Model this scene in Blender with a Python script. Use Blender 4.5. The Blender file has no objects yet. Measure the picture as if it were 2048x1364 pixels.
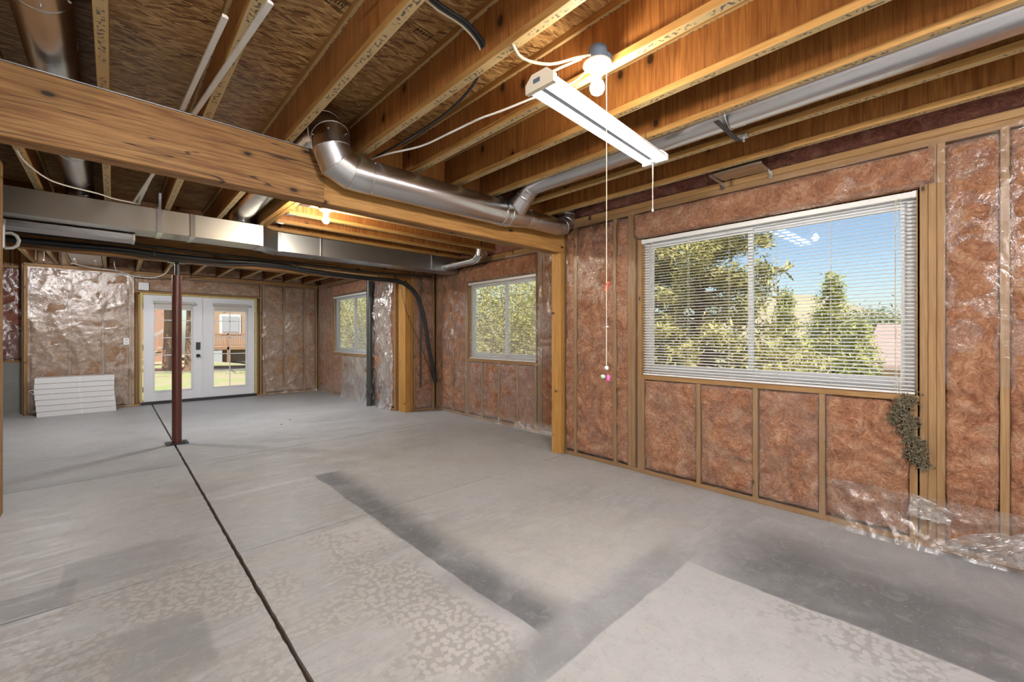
import bpy, bmesh, math, random
import numpy as np
from mathutils import Matrix, Vector

random.seed(7)
sc = bpy.context.scene
COL = sc.collection

# ------------------------------------------------------------------ camera
cam_d = bpy.data.cameras.new('camera')
cam = bpy.data.objects.new('camera', cam_d)
COL.objects.link(cam)
cam.location = (0, 0, 1.35)
cam.rotation_euler = (math.radians(90), 0, math.radians(-43.44))
cam_d.sensor_width = 36
cam_d.lens = 36 * 843.75 / 2048
cam_d.shift_y = -11 / 2048
cam_d.clip_start = 0.05
cam_d.clip_end = 2000
sc.camera = cam

# ------------------------------------------------------------------ world, sun, exposure
vs = sc.view_settings
vs.view_transform = 'Standard'
vs.look = 'None'
vs.exposure = 0.78
vs.gamma = 1.0
vs.use_curve_mapping = False
w = bpy.data.worlds.new('sky')
sc.world = w
w.use_nodes = True
wn = w.node_tree.nodes
wl = w.node_tree.links
sky = wn.new('ShaderNodeTexSky')
sky.sky_type = 'NISHITA'
sky.sun_disc = False
sky.sun_elevation = math.radians(57)
sky.sun_rotation = math.radians(225)
sky.air_density = 1.0
sky.dust_density = 1.0
sky.ozone_density = 1.5
wn['Background'].inputs[1].default_value = 0.110
wl.new(sky.outputs[0], wn['Background'].inputs[0])

sun_d = bpy.data.lights.new('sun', 'SUN')
sun_d.energy = 4.6
sun_d.angle = math.radians(0.6)
sun_d.color = (1.0, 0.93, 0.82)
sun = bpy.data.objects.new('sun', sun_d)
COL.objects.link(sun)
sun.rotation_euler = Vector((0.50, 0.36, -0.95)).to_track_quat('-Z', 'Y').to_euler()
sun.location = (-20, -20, 30)

BULB_POWER = 330.0
TUBE_POWER = 50.0

cy = sc.cycles
cy.max_bounces = 6
cy.diffuse_bounces = 3
cy.glossy_bounces = 3
cy.transparent_max_bounces = 14
cy.transmission_bounces = 2
cy.use_adaptive_sampling = True
cy.adaptive_threshold = 0.05
cy.caustics_reflective = False
cy.caustics_refractive = False
cy.sample_clamp_indirect = 6.0

# ------------------------------------------------------------------ noise helpers (numpy)
def _hash(ix, iy, seed):
    h = (ix * 374761393 + iy * 668265263 + seed * 974634777) & 0xFFFFFFFF
    h = ((h ^ (h >> 13)) * 1274126177) & 0xFFFFFFFF
    return ((h ^ (h >> 16)) & 0xFFFF) / 65535.0

def vnoise(x, y, seed=0):
    x = np.asarray(x, float); y = np.asarray(y, float)
    x0 = np.floor(x).astype(np.int64); y0 = np.floor(y).astype(np.int64)
    fx = x - x0; fy = y - y0
    fx = fx * fx * fx * (fx * (fx * 6 - 15) + 10); fy = fy * fy * fy * (fy * (fy * 6 - 15) + 10)
    a = _hash(x0, y0, seed); b = _hash(x0 + 1, y0, seed)
    c = _hash(x0, y0 + 1, seed); d = _hash(x0 + 1, y0 + 1, seed)
    return (a * (1 - fx) + b * fx) * (1 - fy) + (c * (1 - fx) + d * fx) * fy

def fbm(x, y, seed=0, oct=4):
    s = 0; a = 0.5; t = 0
    for i in range(oct):
        s = s + a * vnoise(x * 2 ** i, y * 2 ** i, seed + i * 17); t += a; a *= 0.5
    return s / t

def ridge(x, y, seed=0, oct=3):
    s = 0; a = 0.5; t = 0
    for i in range(oct):
        n = 1 - np.abs(2 * vnoise(x * 2 ** i, y * 2 ** i, seed + i * 31) - 1)
        s = s + a * n ** 3; t += a; a *= 0.5
    return s / t

# ------------------------------------------------------------------ materials
class NT:
    def __init__(self, name):
        self.m = bpy.data.materials.new(name); self.m.use_nodes = True
        self.t = self.m.node_tree; self.n = self.t.nodes; self.l = self.t.links
        self.p = self.n['Principled BSDF']; self.out = self.n['Material Output']
    def new(self, typ, **kw):
        nd = self.n.new(typ)
        for k, v in kw.items(): setattr(nd, k, v)
        return nd
    def set(self, sock, v):
        if isinstance(v, bpy.types.NodeSocket): self.l.new(v, sock)
        elif v is not None:
            if isinstance(v, (tuple, list)) and len(v) == 3 and sock.type == 'RGBA': v = (*v, 1)
            sock.default_value = v
    def math(self, op, a, b=0.0, c=None, clamp=False):
        nd = self.new('ShaderNodeMath', operation=op, use_clamp=clamp)
        self.set(nd.inputs[0], a); self.set(nd.inputs[1], b)
        if c is not None: self.set(nd.inputs[2], c)
        return nd.outputs[0]
    def mix(self, f, a, b, blend='MIX'):
        nd = self.new('ShaderNodeMix', data_type='RGBA', blend_type=blend)
        self.set(nd.inputs[0], f); self.set(nd.inputs[6], a); self.set(nd.inputs[7], b)
        return nd.outputs[2]
    def ramp(self, f, stops):
        nd = self.new('ShaderNodeValToRGB'); self.set(nd.inputs[0], f)
        e = nd.color_ramp.elements
        while len(e) < len(stops): e.new(0.5)
        for i, (p, c) in enumerate(stops):
            e[i].position = p; e[i].color = (*c, 1) if len(c) == 3 else c
        return nd.outputs[0]
    def mapr(self, v, a, b, c=0.0, d=1.0, smooth=True):
        nd = self.new('ShaderNodeMapRange', interpolation_type='SMOOTHSTEP' if smooth else 'LINEAR')
        self.set(nd.inputs[0], v); self.set(nd.inputs[1], a); self.set(nd.inputs[2], b)
        self.set(nd.inputs[3], c); self.set(nd.inputs[4], d)
        return nd.outputs[0]
    def noise(self, vec, scale, detail=4.0, rough=0.55, dist=0.0, out=0):
        nd = self.new('ShaderNodeTexNoise'); self.set(nd.inputs['Vector'], vec)
        nd.inputs['Scale'].default_value = scale; nd.inputs['Detail'].default_value = min(detail, 3.0)
        nd.inputs['Roughness'].default_value = rough; nd.inputs['Distortion'].default_value = dist
        return nd.outputs[out]
    def voro(self, vec, scale, feature='F1', out='Distance', rnd=1.0):
        nd = self.new('ShaderNodeTexVoronoi', feature=feature); self.set(nd.inputs['Vector'], vec)
        nd.inputs['Scale'].default_value = scale; nd.inputs['Randomness'].default_value = rnd
        return nd.outputs[out]
    def coord(self, scale=(1, 1, 1), rnd=True, rot=(0, 0, 0), kind='Object'):
        tc = self.new('ShaderNodeTexCoord').outputs[kind]
        if rnd:
            oi = self.new('ShaderNodeObjectInfo')
            off = self.math('MULTIPLY', oi.outputs['Random'], 37.0)
            cb = self.new('ShaderNodeCombineXYZ')
            for i in range(3): self.set(cb.inputs[i], off)
            ad = self.new('ShaderNodeVectorMath', operation='ADD')
            self.set(ad.inputs[0], tc); self.set(ad.inputs[1], cb.outputs[0]); tc = ad.outputs[0]
        mp = self.new('ShaderNodeMapping'); self.set(mp.inputs[0], tc)
        mp.inputs['Scale'].default_value = scale; mp.inputs['Rotation'].default_value = rot
        return mp.outputs[0]
    def sep(self, v):
        nd = self.new('ShaderNodeSeparateXYZ'); self.set(nd.inputs[0], v); return nd.outputs
    def bump(self, h, strength=0.3, dist=0.01, normal=None):
        nd = self.new('ShaderNodeBump'); nd.inputs['Strength'].default_value = strength
        nd.inputs['Distance'].default_value = dist; self.set(nd.inputs['Height'], h)
        if normal is not None: self.set(nd.inputs['Normal'], normal)
        return nd.outputs[0]
    def schlick(self, normal):
        lw = self.new('ShaderNodeLayerWeight'); lw.inputs['Blend'].default_value = 0.5
        if normal is not None: self.set(lw.inputs['Normal'], normal)
        return self.math('MULTIPLY_ADD', self.math('POWER', lw.outputs['Facing'], 5.0), 0.96, 0.04)
    def fin(self, col=None, rough=None, metal=None, normal=None, spec=None):
        self.set(self.p.inputs['Base Color'], col)
        self.set(self.p.inputs['Roughness'], rough)
        self.set(self.p.inputs['Metallic'], metal)
        self.set(self.p.inputs['Specular IOR Level'], spec)
        if normal is not None: self.set(self.p.inputs['Normal'], normal)
        return self.m

def plain(name, col, rough=0.5, metal=0.0, var=0.12, scale=8.0):
    t = NT(name)
    n = t.noise(t.coord(), scale, 4)
    c = t.mix(n, tuple(x * (1 - var) for x in col), tuple(min(1, x * (1 + var)) for x in col))
    return t.fin(c, rough, metal)

def emis(name, col, s):
    t = NT(name)
    t.p.inputs['Base Color'].default_value = (0.9, 0.9, 0.88, 1)
    t.p.inputs['Emission Color'].default_value = (*col, 1)
    t.p.inputs['Emission Strength'].default_value = s
    return t.m

def wood(name, light, dark, axis='X', knots=0.0, ink=False, lam=False, rough=0.55, contrast=1.0, kz=False, cracks=False):
    """grain along a local axis; optional knots, printed ink on the underside, laminated sides"""
    t = NT(name)
    st = {'X': (0.9, 16, 16), 'Z': (16, 16, 0.9)}[axis]
    n1 = t.noise(t.coord(st), 2.2, 6, 0.6, 1.2)
    n2 = t.noise(t.coord({'X': (3, 90, 90), 'Z': (90, 90, 3)}[axis]), 1.5, 3, 0.6)
    n3 = t.noise(t.coord((1.4, 1.4, 1.4)), 1.6, 3)
    f = t.math('ADD', t.math('MULTIPLY', n1, 0.62), t.math('MULTIPLY', n2, 0.38))
    f = t.mapr(f, 0.5 - 0.17 / contrast, 0.5 + 0.17 / contrast, smooth=False)
    c = t.mix(f, dark, light)
    c = t.mix(t.mapr(n3, 0.35, 0.7), c, tuple(x * 0.72 for x in light), 'MIX') if False else \
        t.mix(t.math('MULTIPLY', t.mapr(n3, 0.38, 0.68), 0.35), c, dark)
    h = f
    if lam:
        s = t.sep(t.coord((1, 1, 1), rnd=False))
        ln = t.math('FRACT', t.math('MULTIPLY', s[2], 260.0))
        k = t.mapr(ln, 0.0, 0.35)
        c = t.mix(t.math('MULTIPLY', t.math('SUBTRACT', 1.0, k), 0.45), c, tuple(x * 0.35 for x in dark))
    if knots > 0:
        ks = t.sep(t.coord((1, 1, 1)))
        kc = t.new('ShaderNodeCombineXYZ')
        fl_ = (2.2, 4.2) if axis == 'X' else (3.4, 2.4)
        t.set(kc.inputs[0], t.math('MULTIPLY', ks[0], fl_[0]))
        t.set(kc.inputs[1], t.math('MULTIPLY', ks[2] if kz else ks[1], fl_[1]))
        vn = t.new('ShaderNodeTexVoronoi', voronoi_dimensions='2D'); t.set(vn.inputs['Vector'], kc.outputs[0]); vn.inputs['Scale'].default_value = 1.0
        pick_ = t.math('GREATER_THAN', t.sep(vn.outputs['Color'])[0], 0.45)
        dn = t.math('ADD', vn.outputs['Distance'], t.math('MULTIPLY', t.math('SUBTRACT', n1, 0.5), 0.05))
        core = t.math('MULTIPLY', t.mapr(dn, 0.045 * knots, 0.075 * knots, 1.0, 0.0), pick_)
        halo = t.math('MULTIPLY', t.mapr(dn, 0.06 * knots, 0.17 * knots, 0.55, 0.0), pick_)
        c = t.mix(halo, c, tuple(x * 0.6 for x in dark))
        c = t.mix(core, c, tuple(x * 0.16 for x in dark))
    if cracks:
        cn = t.noise(t.coord((0.35, 1, 9)), 1.0, 2, 0.5, 0.3)
        ln_ = t.math('ABSOLUTE', t.math('SUBTRACT', cn, 0.5))
        gate_ = t.mapr(t.noise(t.coord((0.8, 1, 3)), 1.0, 1), 0.45, 0.6)
        c = t.mix(t.math('MULTIPLY', t.mapr(ln_, 0.002, 0.007, 0.85, 0.0), gate_), c, tuple(x * 0.15 for x in dark))
    if ink:
        g = t.new('ShaderNodeNewGeometry')
        nz = t.sep(g.outputs['Normal'])[2]
        s = t.sep(t.coord((1, 1, 1), rnd=False))
        oi = t.new('ShaderNodeObjectInfo').outputs['Random']
        cb = t.new('ShaderNodeCombineXYZ')
        t.set(cb.inputs[0], t.math('MULTIPLY_ADD', s[0], 62.0, t.math('MULTIPLY', oi, 91.0)))
        t.set(cb.inputs[1], t.math('MULTIPLY', s[1], 55.0))
        gl = t.noise(cb.outputs[0], 1.0, 1.5, 0.5)
        gl = t.mapr(gl, 0.52, 0.58)
        cb2 = t.new('ShaderNodeCombineXYZ')
        t.set(cb2.inputs[0], t.math('MULTIPLY_ADD', s[0], 5.0, t.math('MULTIPLY', oi, 13.0)))
        gate = t.mapr(t.noise(cb2.outputs[0], 1.0, 1.0), 0.42, 0.5)
        band = t.mapr(t.math('ABSOLUTE', s[1]), 0.011, 0.014, 1.0, 0.0)
        dn_ = t.math('LESS_THAN', nz, -0.8)
        k = t.math('MULTIPLY', t.math('MULTIPLY', gl, gate), t.math('MULTIPLY', band, dn_))
        c = t.mix(t.math('MULTIPLY', dn_, 0.45), c, (0.72, 0.60, 0.33))
        c = t.mix(t.math('MULTIPLY', k, 0.82), c, (0.035, 0.035, 0.045))
    return t.fin(c, rough, 0, None, spec=0.35)

M = {}
M['stud'] = wood('pine_stud', (0.40, 0.245, 0.11), (0.24, 0.125, 0.05), knots=0.55)
M['plate'] = wood('pine_plate', (0.40, 0.235, 0.095), (0.23, 0.115, 0.04), knots=0.5)
M['post'] = wood('post_ply', (0.56, 0.31, 0.085), (0.36, 0.165, 0.035), knots=0.35)
M['beam'] = wood('beam_lvl', (0.44, 0.235, 0.080), (0.185, 0.078, 0.022), knots=0.8, contrast=1.5, kz=True, cracks=True)
M['beam_new'] = wood('beam_lvl_pale', (0.60, 0.33, 0.11), (0.34, 0.15, 0.035), knots=0.8, kz=True)
M['flange'] = wood('joist_flange', (0.50, 0.29, 0.09), (0.27, 0.12, 0.03), ink=True, lam=True)
M['web'] = wood('joist_web', (0.41, 0.170, 0.044), (0.19, 0.064, 0.015), axis='Z', knots=1.0, rough=0.5, kz=True, contrast=1.35)
M['block'] = wood('joist_blocking', (0.42, 0.18, 0.05), (0.22, 0.075, 0.018), axis='Z', knots=1.0, rough=0.5, kz=True)
M['trim'] = plain('white_trim', (0.62, 0.60, 0.55), 0.5)
M['white'] = plain('white_paint', (0.80, 0.80, 0.80), 0.4, var=0.03)
M['door_white'] = plain('door_paint', (0.76, 0.77, 0.80), 0.35, var=0.03)
M['vinyl'] = plain('white_vinyl', (0.82, 0.83, 0.85), 0.35, var=0.02)
M['slat'] = plain('blind_slat', (0.80, 0.79, 0.76), 0.35, var=0.03)
M['carton'] = plain('white_carton', (0.74, 0.73, 0.72), 0.55, var=0.04, scale=3)
M['card_in'] = plain('carton_inside_shade', (0.20, 0.15, 0.11), 0.7)  # dark colour holds the shade inside the open carton
M['black'] = plain('black_rubber', (0.022, 0.024, 0.028), 0.38)
M['abs'] = plain('dark_pipe', (0.05, 0.055, 0.052), 0.32)
M['bluebox'] = plain('blue_grey_plastic', (0.10, 0.14, 0.19), 0.4)
M['beige'] = plain('beige_plastic', (0.72, 0.66, 0.52), 0.35, var=0.04)
M['cable'] = plain('cream_cable', (0.70, 0.62, 0.46), 0.45, var=0.05)
M['cable_w'] = plain('white_cable', (0.72, 0.70, 0.66), 0.45, var=0.05)
M['string'] = plain('cotton_string', (0.75, 0.68, 0.52), 0.8)
M['rust'] = plain('red_oxide_paint', (0.125, 0.040, 0.028), 0.34, var=0.25, scale=5)
M['dark'] = plain('dark_bronze', (0.035, 0.030, 0.026), 0.35, metal=0.4)
M['steel_dark'] = plain('dark_steel', (0.06, 0.06, 0.065), 0.4, metal=0.8)
M['filler'] = plain('joint_filler', (0.060, 0.034, 0.020), 0.9, var=0.4, scale=30)
M['ink'] = plain('stamp_ink', (0.03, 0.022, 0.016), 0.7)
M['red'] = plain('red_plastic', (0.65, 0.07, 0.03), 0.35)
M['pink'] = plain('pink_plastic', (0.70, 0.12, 0.35), 0.35)
M['mint'] = plain('mint_plastic', (0.45, 0.75, 0.50), 0.35)
M['foam'] = plain('spray_foam', (0.62, 0.50, 0.20), 0.7, var=0.2, scale=20)
M['lint'] = plain('grey_lint', (0.17, 0.14, 0.085), 0.95, var=0.5, scale=40)
M['cardboard'] = plain('cardboard', (0.42, 0.27, 0.14), 0.7, var=0.1)
M['conduit'] = plain('grey_conduit', (0.42, 0.42, 0.40), 0.4)
M['shade'] = plain('roller_shade_fabric', (0.60, 0.57, 0.52), 0.7, var=0.05)

def galv(name, base=(0.66, 0.665, 0.68), r0=0.25, r1=0.29):
    t = NT(name)
    n = t.noise(t.coord(), 2.0, 2)
    v = n
    c = t.mix(v, tuple(x * 0.95 for x in base), base)
    c = t.mix(t.mapr(n, 0.4, 0.75), c, tuple(x * 0.9 for x in base))
    r = t.mapr(v, 0, 1, r0, r1, smooth=False)
    return t.fin(c, r, 1.0, None)
M['galv'] = galv('galvanized_sheet')
M['galv_dull'] = galv('galvanized_dull', (0.58, 0.56, 0.52), 0.36, 0.42)
M['galv_blue'] = galv('galvanized_cool', (0.56, 0.60, 0.64), 0.33, 0.38)

def osb():
    t = NT('osb_panel')
    base = t.coord((1, 1, 1), rnd=False)
    wob = t.noise(base, 3.0, 2, out=1)
    def layer(rot, sx, sy, seed):
        mp = t.new('ShaderNodeMapping'); t.set(mp.inputs[0], base)
        mp.inputs['Rotation'].default_value = (0, 0, rot)
        mp.inputs['Location'].default_value = (seed, seed * 2, 0)
        md = t.new('ShaderNodeVectorMath', operation='MULTIPLY_ADD')
        t.set(md.inputs[0], wob); md.inputs[1].default_value = (0.03, 0.03, 0); t.set(md.inputs[2], mp.outputs[0])
        m2 = t.new('ShaderNodeMapping'); t.set(m2.inputs[0], md.outputs[0]); m2.inputs['Scale'].default_value = (sx, sy, 0.01)
        return m2.outputs[0]
    a = layer(0.10, 11, 85, 0); b = layer(-0.25, 12, 75, 3.3); cc = layer(0.5, 13, 70, 7.1)
    va = t.sep(t.voro(a, 1.0, out='Color'))[0]
    vb = t.sep(t.voro(b, 1.0, out='Color'))
    vc = t.sep(t.voro(cc, 1.0, out='Color'))
    v = t.mix(t.math('GREATER_THAN', vb[1], 0.55), va, vb[0])
    v = t.mix(t.math('GREATER_THAN', vc[1], 0.72), v, vc[0])
    fine = t.noise(layer(0.1, 14, 220, 1.0), 1.0, 3)
    col = t.ramp(v, [(0.0, (0.16, 0.068, 0.020)), (0.3, (0.42, 0.225, 0.078)), (0.65, (0.58, 0.35, 0.135)), (1.0, (0.74, 0.50, 0.23))])
    col = t.mix(t.mapr(fine, 0.42, 0.62, 0.5, 0.0), col, (0.08, 0.03, 0.01))
    h = t.math('ADD', v, t.math('MULTIPLY', fine, 0.4)) if True else v
    return t.fin(col, 0.46, 0, t.bump(fine, 0.35, 0.002))
M['osb'] = osb()

def fiberglass(name, lo, mid, hi):
    t = NT(name)
    g = t.new('ShaderNodeNewGeometry').outputs['Position']
    n1 = t.noise(g, 4.0, 5, 0.62, 2.0)
    n2 = t.noise(g, 15, 7, 0.68, 3.2)
    n3 = t.noise(g, 70, 4, 0.6, 1.0)
    f = t.math('ADD', t.math('MULTIPLY', n1, 0.5), t.math('MULTIPLY', n2, 0.5))
    c = t.ramp(f, [(0.36, lo), (0.5, mid), (0.64, hi)])
    c = t.mix(t.mapr(n3, 0.3, 0.7, 0.3, 0.0), c, tuple(x * 0.55 for x in lo))
    h = t.math('ADD', t.math('MULTIPLY', n2, 1.0), t.math('MULTIPLY', n3, 0.45))
    t.p.inputs['Sheen Weight'].default_value = 0.15
    return t.fin(c, 0.9, 0, t.bump(h, 0.9, 0.035), spec=0.1)
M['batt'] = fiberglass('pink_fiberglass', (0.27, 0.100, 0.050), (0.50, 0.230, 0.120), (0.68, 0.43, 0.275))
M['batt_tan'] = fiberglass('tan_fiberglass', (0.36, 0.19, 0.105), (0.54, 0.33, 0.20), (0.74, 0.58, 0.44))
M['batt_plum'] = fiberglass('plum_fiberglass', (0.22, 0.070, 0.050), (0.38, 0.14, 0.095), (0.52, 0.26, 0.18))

def film(name, milk=0.05, gain=1.6, cap=0.3, tint=(0.92, 0.90, 0.90), rough=0.16):
    t = NT(name)
    g = t.new('ShaderNodeNewGeometry').outputs['Position']
    n = t.noise(g, 9, 5, 0.6, 1.5)
    n2 = t.noise(g, 34, 3, 0.6, 2.5)
    nm = t.bump(t.math('ADD', n, t.math('MULTIPLY', n2, 0.35)), 0.30, 0.02)
    fr = t.schlick(nm)
    gl = t.new('ShaderNodeBsdfGlossy'); gl.inputs['Roughness'].default_value = rough; t.set(gl.inputs['Normal'], nm)
    gl.inputs['Color'].default_value = (1, 0.98, 0.96, 1)
    tr = t.new('ShaderNodeBsdfTransparent'); tr.inputs['Color'].default_value = (0.97, 0.97, 0.97, 1)
    df = t.new('ShaderNodeBsdfDiffuse'); df.inputs['Color'].default_value = (*tint, 1); t.set(df.inputs['Normal'], nm)
    m1 = t.new('ShaderNodeMixShader'); t.set(m1.inputs[0], t.math('MULTIPLY', t.mapr(n, 0.3, 0.75), milk * 2))
    t.set(m1.inputs[1], tr.outputs[0]); t.set(m1.inputs[2], df.outputs[0])
    m2 = t.new('ShaderNodeMixShader'); t.set(m2.inputs[0], t.math('MINIMUM', t.math('MULTIPLY', fr, gain), cap))
    t.set(m2.inputs[1], m1.outputs[0]); t.set(m2.inputs[2], gl.outputs[0])
    t.l.new(m2.outputs[0], t.out.inputs[0])
    return t.m
M['film'] = film('clear_poly_film', 0.025, 1.1, cap=0.4, rough=0.16)
M['film_mid'] = film('crinkled_poly_film', 0.035, 2.8, cap=0.4, rough=0.26)
M['film_heavy'] = film('milky_poly_film', 0.17, 6.0, cap=0.6, rough=0.30)

def glass():
    t = NT('window_glass')
    fr = t.schlick(None)
    gl = t.new('ShaderNodeBsdfGlossy'); gl.inputs['Roughness'].default_value = 0.01
    n = t.noise(t.coord(), 1.5, 2)
    tr = t.new('ShaderNodeBsdfTransparent')
    t.set(tr.inputs[0], t.mix(n, (0.93, 0.95, 0.95), (0.96, 0.97, 0.97)))
    m = t.new('ShaderNodeMixShader'); t.set(m.inputs[0], t.math('MULTIPLY', fr, 0.8)); t.set(m.inputs[1], tr.outputs[0]); t.set(m.inputs[2], gl.outputs[0])
    t.l.new(m.outputs[0], t.out.inputs[0])
    return t.m
M['glass'] = glass()

def concrete_floor():
    t = NT('concrete_floor')
    pos = t.new('ShaderNodeNewGeometry').outputs['Position']
    s0 = t.sep(pos)
    wx = t.noise(pos, 1.7, 3, out=1)
    wv = t.sep(wx)
    X = t.math('ADD', s0[0], t.math('MULTIPLY', t.math('SUBTRACT', wv[0], 0.5), 0.07))
    Y = t.math('ADD', s0[1], t.math('MULTIPLY', t.math('SUBTRACT', wv[1], 0.5), 0.07))
    big = t.noise(pos, 0.55, 4)
    med = t.noise(pos, 2.6, 6, 0.6)
    mp = t.new('ShaderNodeMapping'); t.set(mp.inputs[0], pos); mp.inputs['Rotation'].default_value = (0, 0, 0.5); mp.inputs['Scale'].default_value = (1.2, 6, 1)
    swirl = t.noise(mp.outputs[0], 1.6, 5, 0.6, 1.5)
    fine = t.noise(pos, 42, 2, 0.8)
    c = t.mix(t.mapr(big, 0.3, 0.7), (0.305, 0.307, 0.308), (0.410, 0.414, 0.416))
    c = t.mix(t.mapr(swirl, 0.35, 0.7, 0.0, 0.55), c, (0.46, 0.463, 0.465))
    c = t.mix(t.mapr(med, 0.55, 0.8, 0.0, 0.35), c, (0.36, 0.325, 0.265))
    def rect(x0, x1, y0, y1, wx0=.01, wx1=.01, wy0=.01, wy1=.01):
        m = t.math('MULTIPLY', t.mapr(X, x0 - wx0, x0 + wx0), t.mapr(X, x1 - wx1, x1 + wx1, 1.0, 0.0))
        m2 = t.math('MULTIPLY', t.mapr(Y, y0 - wy0, y0 + wy0), t.mapr(Y, y1 - wy1, y1 + wy1, 1.0, 0.0))
        return t.math('MULTIPLY', m, m2)
    DARK = (0.125, 0.130, 0.137); LIGHT = (0.440, 0.438, 0.435); TAN = (0.455, 0.43, 0.385); WHITE = (0.56, 0.55, 0.55)
    def lay(mask, col, amt):
        nonlocal c
        nz = t.mapr(med, 0.25, 0.6, 0.65, 1.0)
        c = t.mix(t.math('MULTIPLY', t.math('MULTIPLY', mask, amt), nz), c, col)
    lay(rect(0.9, 2.50, -1.2, 1.11, .2, .008, .4, .008), LIGHT, 0.85)
    lay(rect(2.50, 3.25, -1.5, 1.00, .008, .32, .4, .22), DARK, 0.92)
    lay(rect(1.05, 2.55, 1.11, 1.34, .10, .25, .008, .09), DARK, 0.50)
    lay(rect(1.55, 2.75, 1.36, 2.35, .10, .40, .06, .35), TAN, 0.45)
    lay(rect(1.405, 1.62, 1.32, 4.25, .006, .13, .05, .03), DARK, 0.98)
    lay(rect(1.16, 1.41, 1.45, 1.98, .10, .01, .12, .10), DARK, 0.40)
    lay(rect(0.98, 1.36, 1.33, 1.82, .12, .05, .05, .14), WHITE, 0.45)
    lay(rect(1.0, 1.385, 2.55, 3.00, .20, .01, .10, .02), WHITE, 0.50)
    lay(rect(0.60, 1.35, 4.19, 4.26, .05, .02, .01, .04), WHITE, 0.45)
    lay(rect(-1.5, 0.45, 5.58, 5.75, .3, .3, .01, .10), DARK, 0.38)
    lay(rect(-0.21, 0.40, 3.18, 3.62, .01, .2, .01, .06), DARK, 0.34)
    lay(rect(-1.5, -0.14, 3.05, 3.36, .1, .012, .02, .02), DARK, 0.40)
    lay(rect(-0.24, 0.32, 2.10, 2.60, .01, .02, .06, .03), DARK, 0.48)
    mott = t.noise(pos, 11, 6, 0.7, 0.6)
    c = t.mix(t.mapr(mott, 0.45, 0.72, 0.0, 0.15), c, (0.20, 0.20, 0.195))
    c = t.mix(t.mapr(mott, 0.28, 0.46, 0.16, 0.0), c, (0.50, 0.495, 0.485))
    # flaked coating
    fl = t.voro(pos, 30.0, 'F1')
    fln = t.math('ADD', fl, t.math('MULTIPLY', t.math('SUBTRACT', t.noise(pos, 26, 3), 0.5), 1.1))
    reg = t.math('MULTIPLY', rect(-0.35, 1.32, 0.9, 3.15, .15, .04, .2, .25), t.mapr(t.noise(pos, 2.1, 3), 0.40, 0.56))
    flake = t.math('MULTIPLY', t.mapr(fln, 0.40, 0.44, 0.0, 1.0), reg)
    c = t.mix(t.math('MULTIPLY', reg, 0.35), c, (0.43, 0.405, 0.365))
    c = t.mix(t.math('MULTIPLY', flake, 0.5), c, (0.225, 0.22, 0.215))
    reg2 = t.math('MULTIPLY', rect(2.1, 2.5, -0.8, 0.7, .2, .03, .2, .2), t.mapr(t.noise(pos, 3.1, 3), 0.45, 0.55))
    c = t.mix(t.math('MULTIPLY', t.math('MULTIPLY', t.mapr(fln, 0.44, 0.47), reg2), 0.5), c, (0.24, 0.23, 0.22))
    c = t.mix(t.mapr(fine, 0.62, 0.75, 0.0, 0.35), c, (0.20, 0.195, 0.185))
    c = t.mix(t.mapr(fine, 0.25, 0.36, 0.25, 0.0), c, (0.5, 0.49, 0.48))
    r = t.mapr(swirl, 0.3, 0.7, 0.42, 0.60)
    return t.fin(c, r, 0, t.bump(fine, 0.10, 0.004), spec=0.4)
def flatten(m):
    for nd in m.node_tree.nodes:
        if nd.bl_idname == 'ShaderNodeTexNoise': nd.noise_dimensions = '2D'
        if nd.bl_idname == 'ShaderNodeTexVoronoi': nd.voronoi_dimensions = '2D'
    return m
M['floor'] = flatten(concrete_floor())
flatten(M['osb'])

def rough_concrete():
    t = NT('foundation_concrete')
    g = t.new('ShaderNodeNewGeometry').outputs['Position']
    n = t.noise(g, 5, 5); v = t.voro(g, 16)
    c = t.mix(n, (0.20, 0.195, 0.175), (0.33, 0.325, 0.30))
    c = t.mix(t.mapr(v, 0.05, 0.14, 0.8, 0.0), c, (0.07, 0.065, 0.06))
    return t.fin(c, 0.85, 0, t.bump(n, 0.3, 0.01))
M['found'] = rough_concrete()

def leafy(name, a, b, c_):
    t = NT(name)
    g = t.new('ShaderNodeNewGeometry').outputs['Position']
    n = t.noise(g, 1.1, 4); n2 = t.noise(g, 7.0, 3)
    f = t.math('ADD', t.math('MULTIPLY', n, 0.6), t.math('MULTIPLY', n2, 0.4))
    col = t.ramp(f, [(0.32, a), (0.5, b), (0.68, c_)])
    t.p.inputs['Transmission Weight'].default_value = 0.0
    return t.fin(col, 0.6, 0, spec=0.2)
M['needle'] = leafy('pine_needles', (0.20, 0.20, 0.07), (0.42, 0.38, 0.13), (0.62, 0.54, 0.24))
M['needle2'] = leafy('juniper_needles', (0.22, 0.25, 0.08), (0.42, 0.43, 0.13), (0.60, 0.55, 0.20))
M['leaf'] = leafy('shrub_leaves', (0.28, 0.29, 0.09), (0.52, 0.48, 0.15), (0.70, 0.60, 0.28))
M['farleaf'] = leafy('far_leaves', (0.09, 0.13, 0.06), (0.16, 0.20, 0.09), (0.25, 0.27, 0.12))
M['bark'] = wood('bark', (0.34, 0.20, 0.13), (0.12, 0.065, 0.045), axis='Z', rough=0.9)
def grass():
    t = NT('lawn')
    g = t.new('ShaderNodeNewGeometry').outputs['Position']
    n = t.noise(g, 0.5, 5); n2 = t.noise(g, 9, 4)
    c = t.mix(t.mapr(n, 0.38, 0.62), (0.42, 0.33, 0.22), (0.30, 0.36, 0.12))
    c = t.mix(t.mapr(n2, 0.4, 0.7, 0.0, 0.6), c, (0.5, 0.46, 0.30))
    return t.fin(c, 0.9, 0, t.bump(n2, 0.5, 0.03))
M['grass'] = grass()
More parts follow.
